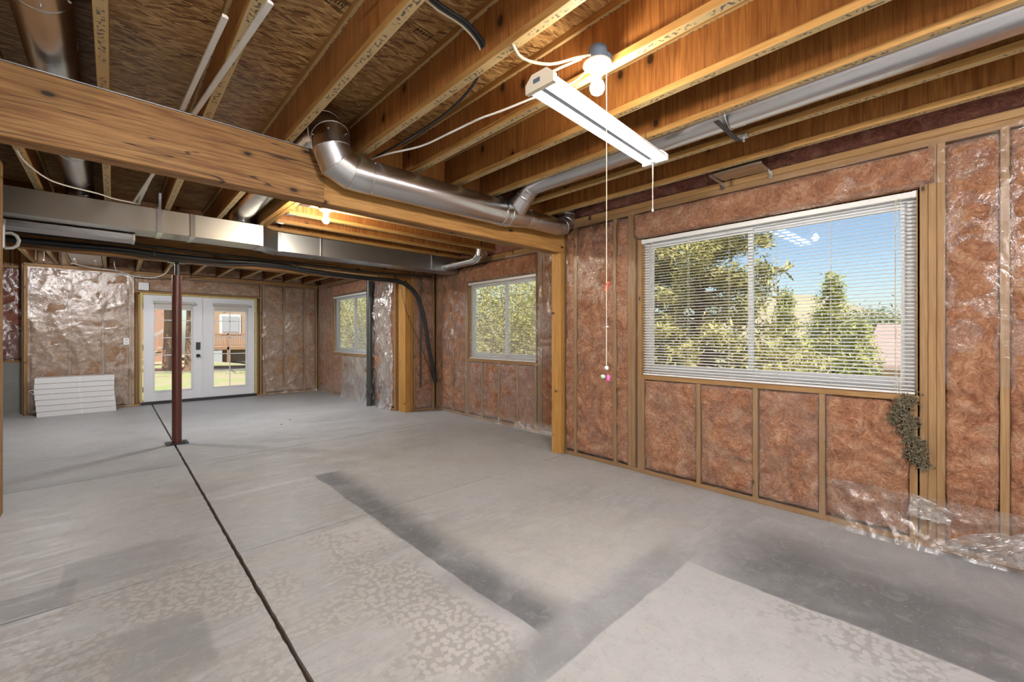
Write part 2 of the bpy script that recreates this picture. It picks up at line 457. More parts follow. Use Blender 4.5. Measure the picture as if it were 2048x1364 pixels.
M['hill'] = plain('dry_hill', (0.42, 0.36, 0.22), 0.9, var=0.35, scale=0.08)
M['mulch'] = plain('mulch', (0.20, 0.095, 0.065), 0.95, var=0.4, scale=6)
M['house_tan'] = plain('tan_siding', (0.50, 0.36, 0.25), 0.7, var=0.08)
M['house_pink'] = plain('clay_siding', (0.56, 0.30, 0.22), 0.7, var=0.1)
M['roof_red'] = plain('clay_roof', (0.46, 0.30, 0.25), 0.75, var=0.15, scale=3)
M['asphalt'] = plain('driveway', (0.42, 0.38, 0.35), 0.85, var=0.1, scale=1)
M['deckwood'] = plain('deck_wood', (0.42, 0.25, 0.15), 0.7, var=0.15)
M['stone'] = plain('pale_stone', (0.55, 0.47, 0.42), 0.8, var=0.15, scale=3)
M['dark_lattice'] = plain('brown_lattice', (0.14, 0.10, 0.08), 0.8)  # even dark brown of the lattice skirt under the deck
M['ac'] = plain('ac_grey', (0.50, 0.52, 0.54), 0.5)
M['rock'] = plain('pale_rock', (0.58, 0.48, 0.44), 0.85, var=0.25, scale=2)
M['bulb'] = emis('lit_bulb', (1.0, 0.86, 0.66), BULB_POWER)
M['bulb_fill'] = emis('lit_fill_bulb', (0.98, 0.98, 1.0), 3300.0)  # emission of the added fill bulb behind the camera
M['bulb_far'] = emis('lit_far_bulb', (0.98, 0.98, 1.0), 1500.0)
M['disc'] = emis('lit_fill_disc', (0.98, 0.98, 1.0), 125.0)  # emission of the added, unseen fill disc
M['bulb_mid'] = emis('lit_mid_bulb', (1.0, 0.88, 0.70), 900.0)
M['tube'] = emis('lit_tube', (1.0, 0.97, 0.96), TUBE_POWER)

# ------------------------------------------------------------------ mesh helpers
class MB:
    def __init__(self): self.v = []; self.f = []; self.sm = []
    def add(self, vs_, fs, smooth=False):
        o = len(self.v); self.v += [tuple(map(float, q)) for q in vs_]
        for f in fs: self.f.append(tuple(i + o for i in f)); self.sm.append(smooth)
        return self
    def box(self, x0, x1, y0, y1, z0, z1):
        return self.add([(x0, y0, z0), (x1, y0, z0), (x1, y1, z0), (x0, y1, z0), (x0, y0, z1), (x1, y0, z1), (x1, y1, z1), (x0, y1, z1)],
                        [(0, 3, 2, 1), (4, 5, 6, 7), (0, 1, 5, 4), (1, 2, 6, 5), (2, 3, 7, 6), (3, 0, 4, 7)])
    def tube(self, path, r, seg=16, caps=True, split=False, smooth=True):
        P = [Vector(p) for p in path]; n = len(P)
        R = [r] * n if not isinstance(r, (list, tuple)) else r
        T = []
        for i in range(n):
            a = (P[i] - P[i - 1]).normalized() if i > 0 else None
            b = (P[i + 1] - P[i]).normalized() if i < n - 1 else None
            T.append((a or b) if (a is None or b is None) else (a + b).normalized())
        t0 = T[0]
        up = Vector((0, 0, 1)) if abs(t0.z) < 0.9 else Vector((1, 0, 0))
        u = t0.cross(up).normalized()
        rings = []
        for i in range(n):
            if i > 0:
                ax = T[i - 1].cross(T[i])
                if ax.length > 1e-7:
                    u = Matrix.Rotation(T[i - 1].angle(T[i]), 3, ax.normalized()) @ u
            u = (u - T[i] * u.dot(T[i])).normalized(); v = T[i].cross(u)
            # mitre stretch
            k = 1.0
            ring = []
            if 0 < i < n - 1:
                a = (P[i] - P[i - 1]).normalized(); ca = max(0.3, a.dot(T[i])); bend = (T[i] - a * a.dot(T[i]))
                bd = (T[i].cross((P[i + 1] - P[i]).normalized().cross(a))).normalized() if (P[i + 1] - P[i]).normalized().cross(a).length > 1e-6 else None
            else: bd = None; ca = 1
            for j in range(seg):
                th = 2 * math.pi * j / seg
                o = u * (math.cos(th) * R[i]) + v * (math.sin(th) * R[i])
                if bd is not None: o = o + bd * (o.dot(bd) * (1 / ca - 1))
                ring.append(P[i] + o)
            rings.append(ring)
        if split:
            for i in range(n - 1):
                self.add(rings[i] + rings[i + 1], [(j, (j + 1) % seg, seg + (j + 1) % seg, seg + j) for j in range(seg)], smooth)
        else:
            vs_ = [q for rg in rings for q in rg]
            self.add(vs_, [(i * seg + j, i * seg + (j + 1) % seg, (i + 1) * seg + (j + 1) % seg, (i + 1) * seg + j) for i in range(n - 1) for j in range(seg)], smooth)
        if caps:
            self.add(rings[0], [tuple(range(seg - 1, -1, -1))]); self.add(rings[-1], [tuple(range(seg))])
        return self
    def cyl(self, a, b, r, r2=None, seg=20, caps=True):
        return self.tube([a, b], [r, r if r2 is None else r2], seg, caps)
    def lathe(self, prof, seg=24, c=(0, 0, 0), smooth=True):
        vs_ = [(c[0] + r * math.cos(2 * math.pi * j / seg), c[1] + r * math.sin(2 * math.pi * j / seg), c[2] + z) for r, z in prof for j in range(seg)]
        return self.add(vs_, [(i * seg + j, i * seg + (j + 1) % seg, (i + 1) * seg + (j + 1) % seg, (i + 1) * seg + j) for i in range(len(prof) - 1) for j in range(seg)], smooth)
    def prism(self, pts, ext):
        n = len(pts); P = [Vector(p) for p in pts]; e = Vector(ext)
        return self.add(P + [p + e for p in P], [tuple(range(n - 1, -1, -1)), tuple(range(n, 2 * n))] + [(i, (i + 1) % n, n + (i + 1) % n, n + i) for i in range(n)])
    def mesh(self, name):
        me = bpy.data.meshes.new(name); me.from_pydata(self.v, [], self.f)
        me.polygons.foreach_set('use_smooth', self.sm); me.update()
        bm = bmesh.new(); bm.from_mesh(me); bmesh.ops.recalc_face_normals(bm, faces=bm.faces); bm.to_mesh(me); bm.free()
        return me

def setparent(o, p):
    o.parent = p
    o.matrix_parent_inverse = WM[p.name].inverted()
WM = {}
def obj(name, me, mat=None, parent=None, mw=None):
    if isinstance(me, MB): me = me.mesh(name)
    o = bpy.data.objects.new(name, me)
    COL.objects.link(o)
    if mat is not None and not me.materials: me.materials.append(M[mat] if isinstance(mat, str) else mat)
    mw = mw or Matrix()
    o.matrix_world = mw
    WM[o.name] = mw.copy()
    if parent is not None:
        o.parent = parent; o.matrix_parent_inverse = WM[parent.name].inverted()
        o.matrix_basis = mw
    return o
def tag(o, label=None, cat=None, group=None, kind=None):
    if label: o['label'] = label
    if cat: o['category'] = cat
    if group: o['group'] = group
    if kind: o['kind'] = kind
    return o
def thing(name, loc, label, cat, group=None):
    o = bpy.data.objects.new(name, None); COL.objects.link(o)
    o.empty_display_size = 0.1
    mw = Matrix.Translation(Vector(loc)); o.matrix_world = mw; WM[o.name] = mw.copy()
    return tag(o, label, cat, group)
def struct(name, loc=(0, 0, 0)):
    o = bpy.data.objects.new(name, None); COL.objects.link(o)
    mw = Matrix.Translation(Vector(loc)); o.matrix_world = mw; WM[o.name] = mw.copy()
    o['kind'] = 'structure'
    return o

_lum = {}
def lumber(name, c, L, W, D, l, w_, d, mat, parent, bev=0.003):
    """board: centre c, unit axes L (length) W D, sizes l w d; shares mesh between alike boards"""
    key = (round(l, 3), round(w_, 3), round(d, 3), mat, bev)
    me = _lum.get(key)
    if me is None:
        b = MB().box(-l / 2, l / 2, -w_ / 2, w_ / 2, -d / 2, d / 2)
        me = b.mesh(name)
        if bev:
            bm = bmesh.new(); bm.from_mesh(me)
            bmesh.ops.bevel(bm, geom=[e for e in bm.edges if abs((e.verts[0].co - e.verts[1].co).x) > l * 0.5], offset=bev, segments=1, affect='EDGES')
            bm.to_mesh(me); bm.free()
        me.materials.append(M[mat]); _lum[key] = me
    L, W, D = Vector(L), Vector(W), Vector(D)
    mw = Matrix(((L.x, W.x, D.x, c[0]), (L.y, W.y, D.y, c[1]), (L.z, W.z, D.z, c[2]), (0, 0, 0, 1)))
    return obj(name, me, None, parent, mw)
EX, EY, EZ = (1, 0, 0), (0, 1, 0), (0, 0, 1)
def bx(name, x0, x1, y0, y1, z0, z1, mat, parent, bev=0.003):
    """board with its grain along the longest side"""
    s = [x1 - x0, y1 - y0, z1 - z0]; c = ((x0 + x1) / 2, (y0 + y1) / 2, (z0 + z1) / 2)
    i = max(range(3), key=lambda k: s[k])
    if i == 0: return lumber(name, c, EX, EY, EZ, s[0], s[1], s[2], mat, parent, bev)
    if i == 1: return lumber(name, c, EY, (-1, 0, 0), EZ, s[1], s[0], s[2], mat, parent, bev)
    return lumber(name, c, EZ, EX, EY, s[2], s[0], s[1], mat, parent, bev)

def holed(u0, u1, z0, z1, holes, d0, d1, P):
    """slab in wall coordinates with rectangular openings"""
    us = sorted({u0, u1, *[h[0] for h in holes], *[h[1] for h in holes]}); zs = sorted({z0, z1, *[h[2] for h in holes], *[h[3] for h in holes]})
    us = [u for u in us if u0 <= u <= u1]; zs = [z for z in zs if z0 <= z <= z1]
    m = MB()
    for a, b in zip(us, us[1:]):
        for c, d in zip(zs, zs[1:]):
            if any(h[0] <= (a + b) / 2 <= h[1] and h[2] <= (c + d) / 2 <= h[3] for h in holes): continue
            q = [P(uu, zz, dd) for dd in (d0, d1) for (uu, zz) in ((a, c), (b, c), (b, d), (a, d))]
            m.add(q, [(0, 3, 2, 1), (4, 5, 6, 7), (0, 1, 5, 4), (1, 2, 6, 5), (2, 3, 7, 6), (3, 0, 4, 7)])
    return m

def grid_mesh(name, nu, nv, pts, mat, keep=None, smooth=True):
    """pts: (nu*nv,3) array; keep: (nu-1,nv-1) bool"""
    i, j = np.meshgrid(np.arange(nu - 1), np.arange(nv - 1), indexing='ij')
    q = np.stack([i * nv + j, (i + 1) * nv + j, (i + 1) * nv + j + 1, i * nv + j + 1], -1)
    q = q[keep] if keep is not None else q.reshape(-1, 4)
    used = np.unique(q); remap = np.zeros(nu * nv, int); remap[used] = np.arange(len(used))
    q = remap[q]; pts = pts[used]
    me = bpy.data.meshes.new(name)
    me.vertices.add(len(pts)); me.vertices.foreach_set('co', pts.astype(np.float32).ravel())
    me.loops.add(q.size); me.loops.foreach_set('vertex_index', q.astype(np.int32).ravel())
    me.polygons.add(len(q)); me.polygons.foreach_set('loop_start', np.arange(0, q.size, 4, dtype=np.int32))
    me.polygons.foreach_set('use_smooth', np.full(len(q), smooth))
    me.update(); me.validate()
    me.materials.append(M[mat])
    return me

def Parr(P, U, Z, D):
    a = np.array(P(0., 0., 0.)); du = np.array(P(1., 0., 0.)) - a; dz = np.array(P(0., 1., 0.)) - a; dd = np.array(P(0., 0., 1.)) - a
    return a + U[..., None] * du + Z[..., None] * dz + D[..., None] * dd

_seed = [11]
def batt(parent, P, u0, u1, z0, z1, d_front=-0.004, puff=0.02, rough=0.02, mat='batt', res=0.016, name='insulation_batt', thick=0.08):
    _seed[0] += 5; sd = _seed[0]
    u0 -= 0.008; u1 += 0.008
    nu = max(4, int((u1 - u0) / res) + 1); nz = max(4, int((z1 - z0) / res) + 1)
    u = np.linspace(u0, u1, nu); z = np.linspace(z0, z1, nz); U, Z = np.meshgrid(u, z, indexing='ij')
    a = np.minimum((U - u0), (u1 - U)) / 0.045; b = np.minimum((Z - z0), (z1 - Z)) / 0.045
    e = np.clip(np.minimum(a, b), 0, 1); e = np.sqrt(1 - (1 - e) ** 2)
    wu = U + 0.06 * fbm(U * 6, Z * 6, sd + 3); wz = Z + 0.06 * fbm(U * 6, Z * 6, sd + 4)
    lump = fbm(wu * 7, wz * 7, sd, 4) - 0.5
    crease = ridge(wu * 5 + 3, wz * 8, sd + 9, 3)
    D = d_front + puff * (e - 0.4) + rough * 2.2 * lump * (0.3 + 0.7 * e) - rough * 0.9 * (crease - 0.3) * e
    D = D - (1 - e) * 0.03
    ui = U + 0.012 * (fbm(Z * 9, U * 0 + 1, sd + 6) - 0.5) * np.sign(U - (u0 + u1) / 2) * (a < 1)
    pts = Parr(P, ui, Z, D).reshape(-1, 3)
    return obj(name, grid_mesh(name, nu, nz, pts, mat), None, parent)

def sheet(parent, P, u0, u1, z0, z1, holes=(), amp=0.006, mat='film', res=0.016, d0=0.004, vertical=0.0, tears=None, name='plastic_sheet', foot=0.0):
    _seed[0] += 7; sd = _seed[0]
    nu = int((u1 - u0) / res) + 1; nz = int((z1 - z0) / res) + 1
    u = np.linspace(u0, u1, nu); z = np.linspace(z0, z1, nz); U, Z = np.meshgrid(u, z, indexing='ij')
    su, sz = (1 + 2.5 * vertical), (1 - 0.6 * vertical)
    wu = U + 0.12 * (fbm(U * 3, Z * 3, sd + 1) - .5); wz = Z + 0.12 * (fbm(U * 3, Z * 3, sd + 2) - .5)
    r = ridge(wu * 3.4 * su + wz * 1.2, wz * 3.4 * sz - wu * 0.9, sd, 4)
    r2 = ridge(wu * 8 * su - wz * 2, wz * 7 * sz, sd + 50, 2)
    big = fbm(U * 1.6, Z * 1.6, sd + 77, 3)
    mod = np.clip((big - 0.35) * 3, 0.15, 1)
    D = d0 + amp * (1.6 * r * mod + 0.7 * r2 * mod + 0.8 * (big - 0.5))
    if foot > 0: D = D + foot * np.clip(1 - (Z - z0) / 0.22, 0, 1) ** 2 * (0.4 + vnoise(U * 6, Z * 0, sd + 5))
    keep = np.ones((nu - 1, nz - 1), bool)
    cu = (u[:-1] + u[1:]) / 2; cz = (z[:-1] + z[1:]) / 2; CU, CZ = np.meshgrid(cu, cz, indexing='ij')
    for h in holes: keep &= ~((CU > h[0]) & (CU < h[1]) & (CZ > h[2]) & (CZ < h[3]))
    if tears is not None: keep &= tears(CU, CZ)
    pts = Parr(P, U, Z, D).reshape(-1, 3)
    return obj(name, grid_mesh(name, nu, nz, pts, mat, keep), None, parent)

# ================================================================== SETTING
JB = 2.655            # underside of the joists
OSB_Z = 2.955
# ---- floor: slab panels with open joints over dark filler
floor = obj('floor', MB().box(-3.2, 4.7, -2.4, 11.7, -0.14, -0.022), 'filler')
tag(floor, kind='structure')
def slab(x0, x1, y0, y1, jx0=0, jx1=0):
    rnd = random.Random(int(x0 * 100 + y0 * 1000) + 5)
    n = max(2, int((y1 - y0) / 0.05))
    L = [(x0 + (rnd.uniform(-jx0, jx0)), y0 + (y1 - y0) * i / n) for i in range(n + 1)]
    R = [(x1 + (rnd.uniform(-jx1, jx1)), y0 + (y1 - y0) * i / n) for i in range(n + 1)]
    m = MB()
    tl = [(a, b, 0) for a, b in L]; tr = [(a, b, 0) for a, b in R]
    bl = [(a, b, -0.1) for a, b in L]; br = [(a, b, -0.1) for a, b in R]
    N = n + 1
    m.add(tl + tr + bl + br, [(i, N + i, N + i + 1, i + 1) for i in range(n)] +
          [(i, i + 1, 2 * N + i + 1, 2 * N + i) for i in range(n)] + [(N + i, 3 * N + i, 3 * N + i + 1, N + i + 1) for i in range(n)] +
          [(0, 2 * N, 3 * N, N), (n, N + n, 3 * N + n, 2 * N + n)])
    return obj('slab_panel', m, 'floor', floor)
g = 0.0055
for (ya, yb) in ((-2.4, 3.067 - g), (3.067 + g, 5.575 - g), (5.575 + g, 11.7)):
    slab(-3.2, 0.560 - 0.010, ya, yb, 0, 0.0022)
    if ya < 0: slab(0.560 + 0.010, 4.7, ya, yb, 0.0022, 0)
    else:
        slab(0.560 + 0.010, 3.70 - g, ya, yb, 0.0022, 0); slab(3.70 + g, 4.7, ya, yb)

# ---- ceiling: OSB subfloor, joists below it
ceiling = obj('ceiling', MB().box(-3.2, 4.75, -2.45, 11.75, OSB_Z, OSB_Z + 0.02), 'osb')
tag(ceiling, kind='structure')
_jm = {}
def joist(cx, cy_, length, along='Y', z0=JB, z1=OSB_Z, fw=0.048, fh=0.038):
    h = z1 - z0
    key = (round(length, 3), round(h, 3))
    if key not in _jm:
        wb = MB().box(-length / 2, length / 2, -0.006, 0.006, fh, h - fh).mesh('joist'); wb.materials.append(M['web'])
        fl = MB().box(-length / 2, length / 2, -fw / 2, fw / 2, -fh / 2, fh / 2).mesh('flange')
        bm = bmesh.new(); bm.from_mesh(fl)
        bmesh.ops.bevel(bm, geom=[e for e in bm.edges if abs((e.verts[0].co - e.verts[1].co).x) > length * .5], offset=0.002, segments=1, affect='EDGES')
        bm.to_mesh(fl); bm.free(); fl.materials.append(M['flange'])
        _jm[key] = (wb, fl)
    wb, fl = _jm[key]
    rot = Matrix.Rotation(math.pi / 2, 4, 'Z') if along == 'Y' else Matrix()
    mw = Matrix.Translation((cx, cy_, z0)) @ rot
    w_ = obj('joist', wb, None, ceiling, mw)
    obj('bottom_flange', fl, None, w_, mw @ Matrix.Translation((0, 0, fh / 2)))
    obj('top_flange', fl, None, w_, mw @ Matrix.Translation((0, 0, h - fh / 2)))
    return w_
JX = [-0.93, -0.48, -0.035, 0.413, 0.862, 1.317, 1.765, 2.182, 2.585, 3.020, 3.450]
def span(cx, a, b, **k): return joist(cx, (a + b) / 2, b - a, **k)
for x in [-2.25, -1.81, -1.37] + JX[:5]: span(x, -2.35, 6.74)
for x in JX[5:]: span(x, -2.35, 3.19)
for x in [-2.3, -1.86, -1.41, -0.962, -0.691, -0.529, -0.095, 0.345, 0.755, 1.20, 1.625, 2.06, 2.49, 2.91, 3.33]: span(x, 6.76, 10.78, z0=2.585)
for y in (3.62, 4.06, 4.50, 4.95, 5.40, 5.84): joist((1.375 + 4.40) / 2, y, 4.40 - 1.375, along='X')
# solid blocking above the first beam
for a, b in zip(JX[5:], JX[6:] + [3.80]):
    bx('blocking', a + 0.026, b - 0.026, 3.155, 3.185, JB, OSB_Z - 0.002, 'block', ceiling)
# blocking added above the far beam to stop lamp light leaking over it
fb = [-3.05, -2.25, -1.81, -1.37] + JX[:5] + [1.245]
for a, b in zip(fb, fb[1:]):
    bx('blocking', a + 0.026, b - 0.026, 6.70, 6.73, JB, OSB_Z - 0.002, 'block', ceiling)
bx('blocking', 1.355, 3.86, 6.70, 6.73, JB - 0.07, OSB_Z - 0.002, 'block', ceiling)
bx('beam_light_stop', -3.05, 1.24, 6.70, 6.73, 2.582, JB - 0.001, 'block', ceiling)  # added strip that closes the same light leak below the joists
# doubled header that carries the cross joists
for x0 in (1.245, 1.300):
    bx('header_ply', x0, x0 + 0.052, 3.245, 6.60, JB, OSB_Z - 0.002, 'post', ceiling)
for y in (3.62, 4.06, 4.50, 4.95, 5.40):
    obj('joist_hanger', MB().box(1.354, 1.358, y - .055, y + .055, JB - .004, JB + .16).box(1.358, 1.45, y - .028, y + .028, JB - .004, JB - .001), 'galv', ceiling)
# stamped marks on the subfloor
def stamp(cx, cy_, s, rot, bars, frame=True):
    m = MB(); r_ = random.Random(int(cx * 1000))
    def q(x0, x1, y0, y1): m.box(x0 * s, x1 * s, y0 * s, y1 * s, -0.0008, 0.0004)
    if frame:
        for a in ((-1, 1, -.62, -.56), (-1, 1, .56, .62), (-1, -.95, -.62, .62), (.95, 1, -.62, .62)): q(*a)
    for i in range(bars):
        x = -0.8 + 1.6 * i / max(1, bars - 1)
        if frame: q(x - .07, x + .02, -.40 + r_.uniform(0, .2), .40 - r_.uniform(0, .25)); q(x - .07, x + .10, -.05, .04)
        else: q(x - .06, x + .06, -.5, .5)
    mw = Matrix.Translation((cx, cy_, OSB_Z - 0.0012)) @ Matrix.Rotation(rot, 4, 'Z')
    return obj('panel_stamp', m, 'ink', ceiling, mw)
stamp(0.245, 2.42, 0.055, -0.1, 7); stamp(0.345, 2.33, 0.028, -0.1, 3)
stamp(0.57, 2.15, 0.05, 0.15, 5, False); stamp(0.77, 2.05, 0.05, 0.15, 6); stamp(1.20, 1.95, 0.045, 0.1, 5)

# ------------------------------------------------------------------ framed walls
def stud(parent, P, u, z0, z1, w_=0.038, depth=0.14, mat='stud', d=0.0, name='stud'):
    o = Vector(P(0., 0., 0.)); W = Vector(P(1., 0., 0.)) - o; D = Vector(P(0., 0., 1.)) - o
    c = P(u, (z0 + z1) / 2, d - depth / 2)
    D = Vector((0, 0, 1)).cross(W)
    return lumber(name, c, EZ, W, D, z1 - z0, w_, depth, mat, parent)
def plate(parent, P, u0, u1, z0, z1, depth=0.14, mat='plate', d=0.0, name='wall_plate'):
    o = Vector(P(0., 0., 0.)); W = Vector(P(1., 0., 0.)) - o
    D = W.cross(Vector((0, 0, 1)))
    c = P((u0 + u1) / 2, (z0 + z1) / 2, d - depth / 2)
    return lumber(name, c, W, D, EZ, u1 - u0, depth, z1 - z0, mat, parent)
def shell(name, P, u0, u1, holes=(), z0=-0.1, z1=2.98, d0=-0.145, d1=-0.17, mat='osb'):
    return tag(obj(name, holed(u0, u1, z0, z1, list(holes), d0, d1, P), mat), kind='structure')

PN = lambda u, z, d: (3.77 - d, u, z)
PB = lambda u, z, d: (4.32 - d, u, z)
PF = lambda u, z, d: (3.68 - d, u, z)
PK = lambda u, z, d: (u, 10.80 - d, z)
PR = lambda u, z, d: (u, 6.62 - d, z)
PQ = lambda u, z, d: (u, 3.26 + d, z)
PC = lambda u, z, d: (u, 11.45 - d, z)
T0, T1 = 2.555, 2.655

# ---- near right wall with the big window
W1 = (0.178, 2.140, 0.962, 2.292)
wr = shell('wall_right', PN, -2.45, 3.30, [W1])
plate(wr, PN, -2.3, 3.10, 0.0, 0.038); plate(wr, PN, -2.3, 3.10, 2.605, T1); plate(wr, PN, -2.3, 3.10, T0, 2.604)
for u in (2.950, 2.440, 2.266, 2.227, 0.071, 0.110, -0.190, -0.60, -1.05, -1.5, -1.95, -2.25): stud(wr, PN, u, 0.039, T0 - 0.001)
stud(wr, PN, 2.188 - .029, 0.039, 2.292); stud(wr, PN, 0.149, 0.039, 2.335)
for u in (1.582, 1.125, 0.682, 0.196, 2.122): stud(wr, PN, u, 0.039, 0.922)
plate(wr, PN, 0.169, 2.139, 0.923, 0.961)
bz0, bz1 = 0.045, 0.918
for a, b in ((2.969, 3.09), (2.460, 2.930), (2.287, 2.420), (-0.170, 0.050), (-0.58, -0.21), (-1.03, -0.62), (-1.48, -1.07), (-1.93, -1.52)):
    batt(wr, PN, a, b, 0.05, T0 - 0.005, d_front=-0.002, rough=0.034)
for a, b in ((1.603, 2.100), (1.146, 1.561), (0.703, 1.104), (0.217, 0.661)):
    batt(wr, PN, a, b, bz0, bz1, d_front=-0.002, rough=0.036)
batt(wr, PN, 0.10, 2.205, 2.305, 2.553, d_front=0.012, puff=0.05, rough=0.014, name='header_batt')
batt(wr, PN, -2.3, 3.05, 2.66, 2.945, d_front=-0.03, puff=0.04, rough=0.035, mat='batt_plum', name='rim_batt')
sheet(wr, PN, 0.62, 3.08, 0.01, 2.60, [(W1[0] - .05, W1[1], W1[2] - .04, W1[3])], amp=0.007, d0=0.006, foot=0.02)
sheet(wr, PN, -0.60, 0.62, 0.0, 0.33, amp=0.022, d0=0.012, mat='film_mid', res=0.011, foot=0.05)
sheet(wr, PN, -0.60, 0.06, 1.05, 2.58, amp=0.006, d0=0.006, res=0.014)
sheet(wr, PN, 0.06, 0.62, 2.30, 2.58, amp=0.008, d0=0.03, res=0.012)
# crumpled loose flaps of film at the foot of the wall
def flap(parent, P, quad, amp, mat='film_heavy', n=26, seed=1, d0=0.03):
    a = np.linspace(0, 1, n); S, T = np.meshgrid(a, a, indexing='ij')
    q = np.array(quad, float)
    uz = (q[0] * ((1 - S) * (1 - T))[..., None] + q[1] * (S * (1 - T))[..., None] + q[2] * (S * T)[..., None] + q[3] * ((1 - S) * T)[..., None])
    D = d0 + amp * (ridge(S * 3 + T, T * 3, seed, 3) + 0.5 * fbm(S * 6, T * 6, seed + 2))
    pts = Parr(P, uz[..., 0], uz[..., 1], D).reshape(-1, 3)
    return obj('loose_film_flap', grid_mesh('loose_film_flap', n, n, pts, mat, smooth=False), None, parent)
flap(wr, PN, [(0.225, 0.20), (0.03, 0.19), (0.015, 0.275), (0.20, 0.345)], 0.05, 'film_heavy', seed=4)
flap(wr, PN, [(0.12, 0.03), (-0.30, 0.06), (-0.34, 0.29), (-0.02, 0.16)], 0.09, 'film_heavy', seed=9, d0=0.04)
flap(wr, PN, [(0.155, 2.30), (0.085, 2.29), (0.095, 2.37), (0.24, 2.36)], 0.03, 'film', seed=14, d0=0.03)

# ---- bump-out: side wall with second window, two short return walls
W2 = (4.075, 5.640, 0.965, 2.228)
wb = shell('wall_bay', PB, 3.10, 6.80, [W2])
plate(wb, PB, 3.26, 6.62, 0, 0.038); plate(wb, PB, 3.26, 6.62, 2.52, 2.565); plate(wb, PB, 3.26, 6.62, 2.566, 2.61)
for u in (3.30, 3.66, 3.98, 4.018, 5.662, 5.70, 6.055, 6.40, 6.58): stud(wb, PB, u, 0.039, 2.519)
for u in (4.09, 4.45, 4.86, 5.27, 5.62): stud(wb, PB, u, 0.039, 0.922)
plate(wb, PB, 4.04, 5.68, 0.923, 0.963)
for a, b in ((3.32, 3.64), (3.68, 3.96), (5.72, 6.035), (6.075, 6.38), (6.42, 6.56)): batt(wb, PB, a, b, 0.045, 2.51, rough=0.02, res=0.02)
for a, b in ((4.11, 4.43), (4.47, 4.84), (4.88, 5.25), (5.29, 5.60)): batt(wb, PB, a, b, 0.045, 0.918, rough=0.02, res=0.02)
batt(wb, PB, 4.04, 5.68, 2.235, 2.515, d_front=0.01, puff=0.04, rough=0.012, name='header_batt', res=0.02)
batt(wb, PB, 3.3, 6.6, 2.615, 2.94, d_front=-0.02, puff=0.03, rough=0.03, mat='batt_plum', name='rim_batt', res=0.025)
sheet(wb, PB, 3.28, 6.58, 0.0, 2.56, [(W2[0], W2[1], W2[2] - .03, W2[3])], amp=0.015, d0=0.006, mat='film_mid', vertical=0.25, foot=0.04)
wq = shell('wall_bay_near', PQ, 3.78, 4.49)
for u in (3.95, 4.28): stud(wq, PQ, u, 0.0, 2.6, depth=0.10)
wt = shell('wall_bay_far', PR, 3.84, 4.49)
plate(wt, PR, 3.87, 4.31, 0, 0.038); plate(wt, PR, 3.87, 4.31, 2.56, 2.61)
for u in (3.885, 4.285): stud(wt, PR, u, 0.039, 2.559)
batt(wt, PR, 3.905, 4.265, 0.045, 2.555, rough=0.022)
sheet(wt, PR, 3.90, 4.27, 0.03, 2.56, amp=0.014, d0=0.006, mat='film_mid', foot=0.02)

# ---- far right wall with third window
W3 = (8.040, 9.880, 0.965, 2.235)
wf = shell('wall_right_far', PF, 6.62, 11.0, [W3])
F0, F1 = 2.495, 2.58
plate(wf, PF, 6.92, 10.80, 0, 0.038); plate(wf, PF, 6.92, 10.80, F0, 2.537); plate(wf, PF, 6.92, 10.80, 2.538, F1)
for u in (6.95, 7.36, 7.945, 7.985, 9.900, 9.94, 10.32, 10.76): stud(wf, PF, u, 0.039, F0 - .001)
for u in (8.02, 8.45, 8.90, 9.35, 9.86): stud(wf, PF, u, 0.039, 0.922)
plate(wf, PF, 8.005, 9.915, 0.923, 0.963)
for a, b in ((6.97, 7.34), (7.38, 7.92), (9.96, 10.30), (10.34, 10.74)): batt(wf, PF, a, b, 0.045, F0 - .006, rough=0.018, res=0.022, mat='batt')
for a, b in ((8.04, 8.43), (8.47, 8.88), (8.92, 9.33), (9.37, 9.84)): batt(wf, PF, a, b, 0.045, 0.918, rough=0.018, res=0.022)
batt(wf, PF, 8.005, 9.915, 2.245, F0 - .004, d_front=0.01, puff=0.04, rough=0.012, name='header_batt', res=0.022)
batt(wf, PF, 6.95, 10.76, 2.585, 2.94, d_front=-0.03, puff=0.03, rough=0.03, name='rim_batt', res=0.03)
sheet(wf, PF, 7.98, 10.74, 0.0, 2.56, [(W3[0], W3[1], W3[2] - .03, W3[3])], amp=0.016, d0=0.006, mat='film_mid', vertical=0.4, foot=0.04, res=0.018)
sheet(wf, PF, 6.98, 7.98, 0.0, 2.50, amp=0.042, d0=0.008, mat='film_heavy', vertical=0.6, foot=0.06, res=0.013)
sheet(wf, PF, 8.0, 9.3, 0.0, 0.90, amp=0.032, d0=0.016, mat='film_heavy', vertical=0.7, foot=0.05, res=0.014)

# ---- back wall with the double door
D1 = (0.385, 2.350, -0.1, 2.175)
wk = shell('wall_back', PK, -1.10, 3.86, [D1])
plate(wk, PK, -1.08, 0.385, 0, 0.038); plate(wk, PK, 2.35, 3.66, 0, 0.038)
plate(wk, PK, -1.08, 3.66, F0, 2.537); plate(wk, PK, -1.08, 3.66, 2.538, F1)
for u in (-1.068, -1.030, -0.552, -0.124, 0.245, 0.284, 2.430, 2.490, 2.915, 3.36, 3.63): stud(wk, PK, u, 0.039, F0 - .001)
plate(wk, PK, 0.31, 2.41, 2.176, 2.214)
for a, b in ((-1.008, -0.574), (-0.530, -0.146), (-0.102, 0.224), (2.512, 2.894), (2.937, 3.338), (3.382, 3.608)):
    batt(wk, PK, a, b, 0.045, F0 - .006, rough=0.016, res=0.02, mat='batt_tan')
batt(wk, PK, 0.31, 2.41, 2.218, F0 - .004, d_front=0.0, puff=0.03, rough=0.02, mat='batt_tan', name='header_batt', res=0.02)
fj = [-0.962, -0.691, -0.529, -0.095, 0.345, 0.755, 1.20, 1.625, 2.06, 2.49, 2.91, 3.33, 3.64]
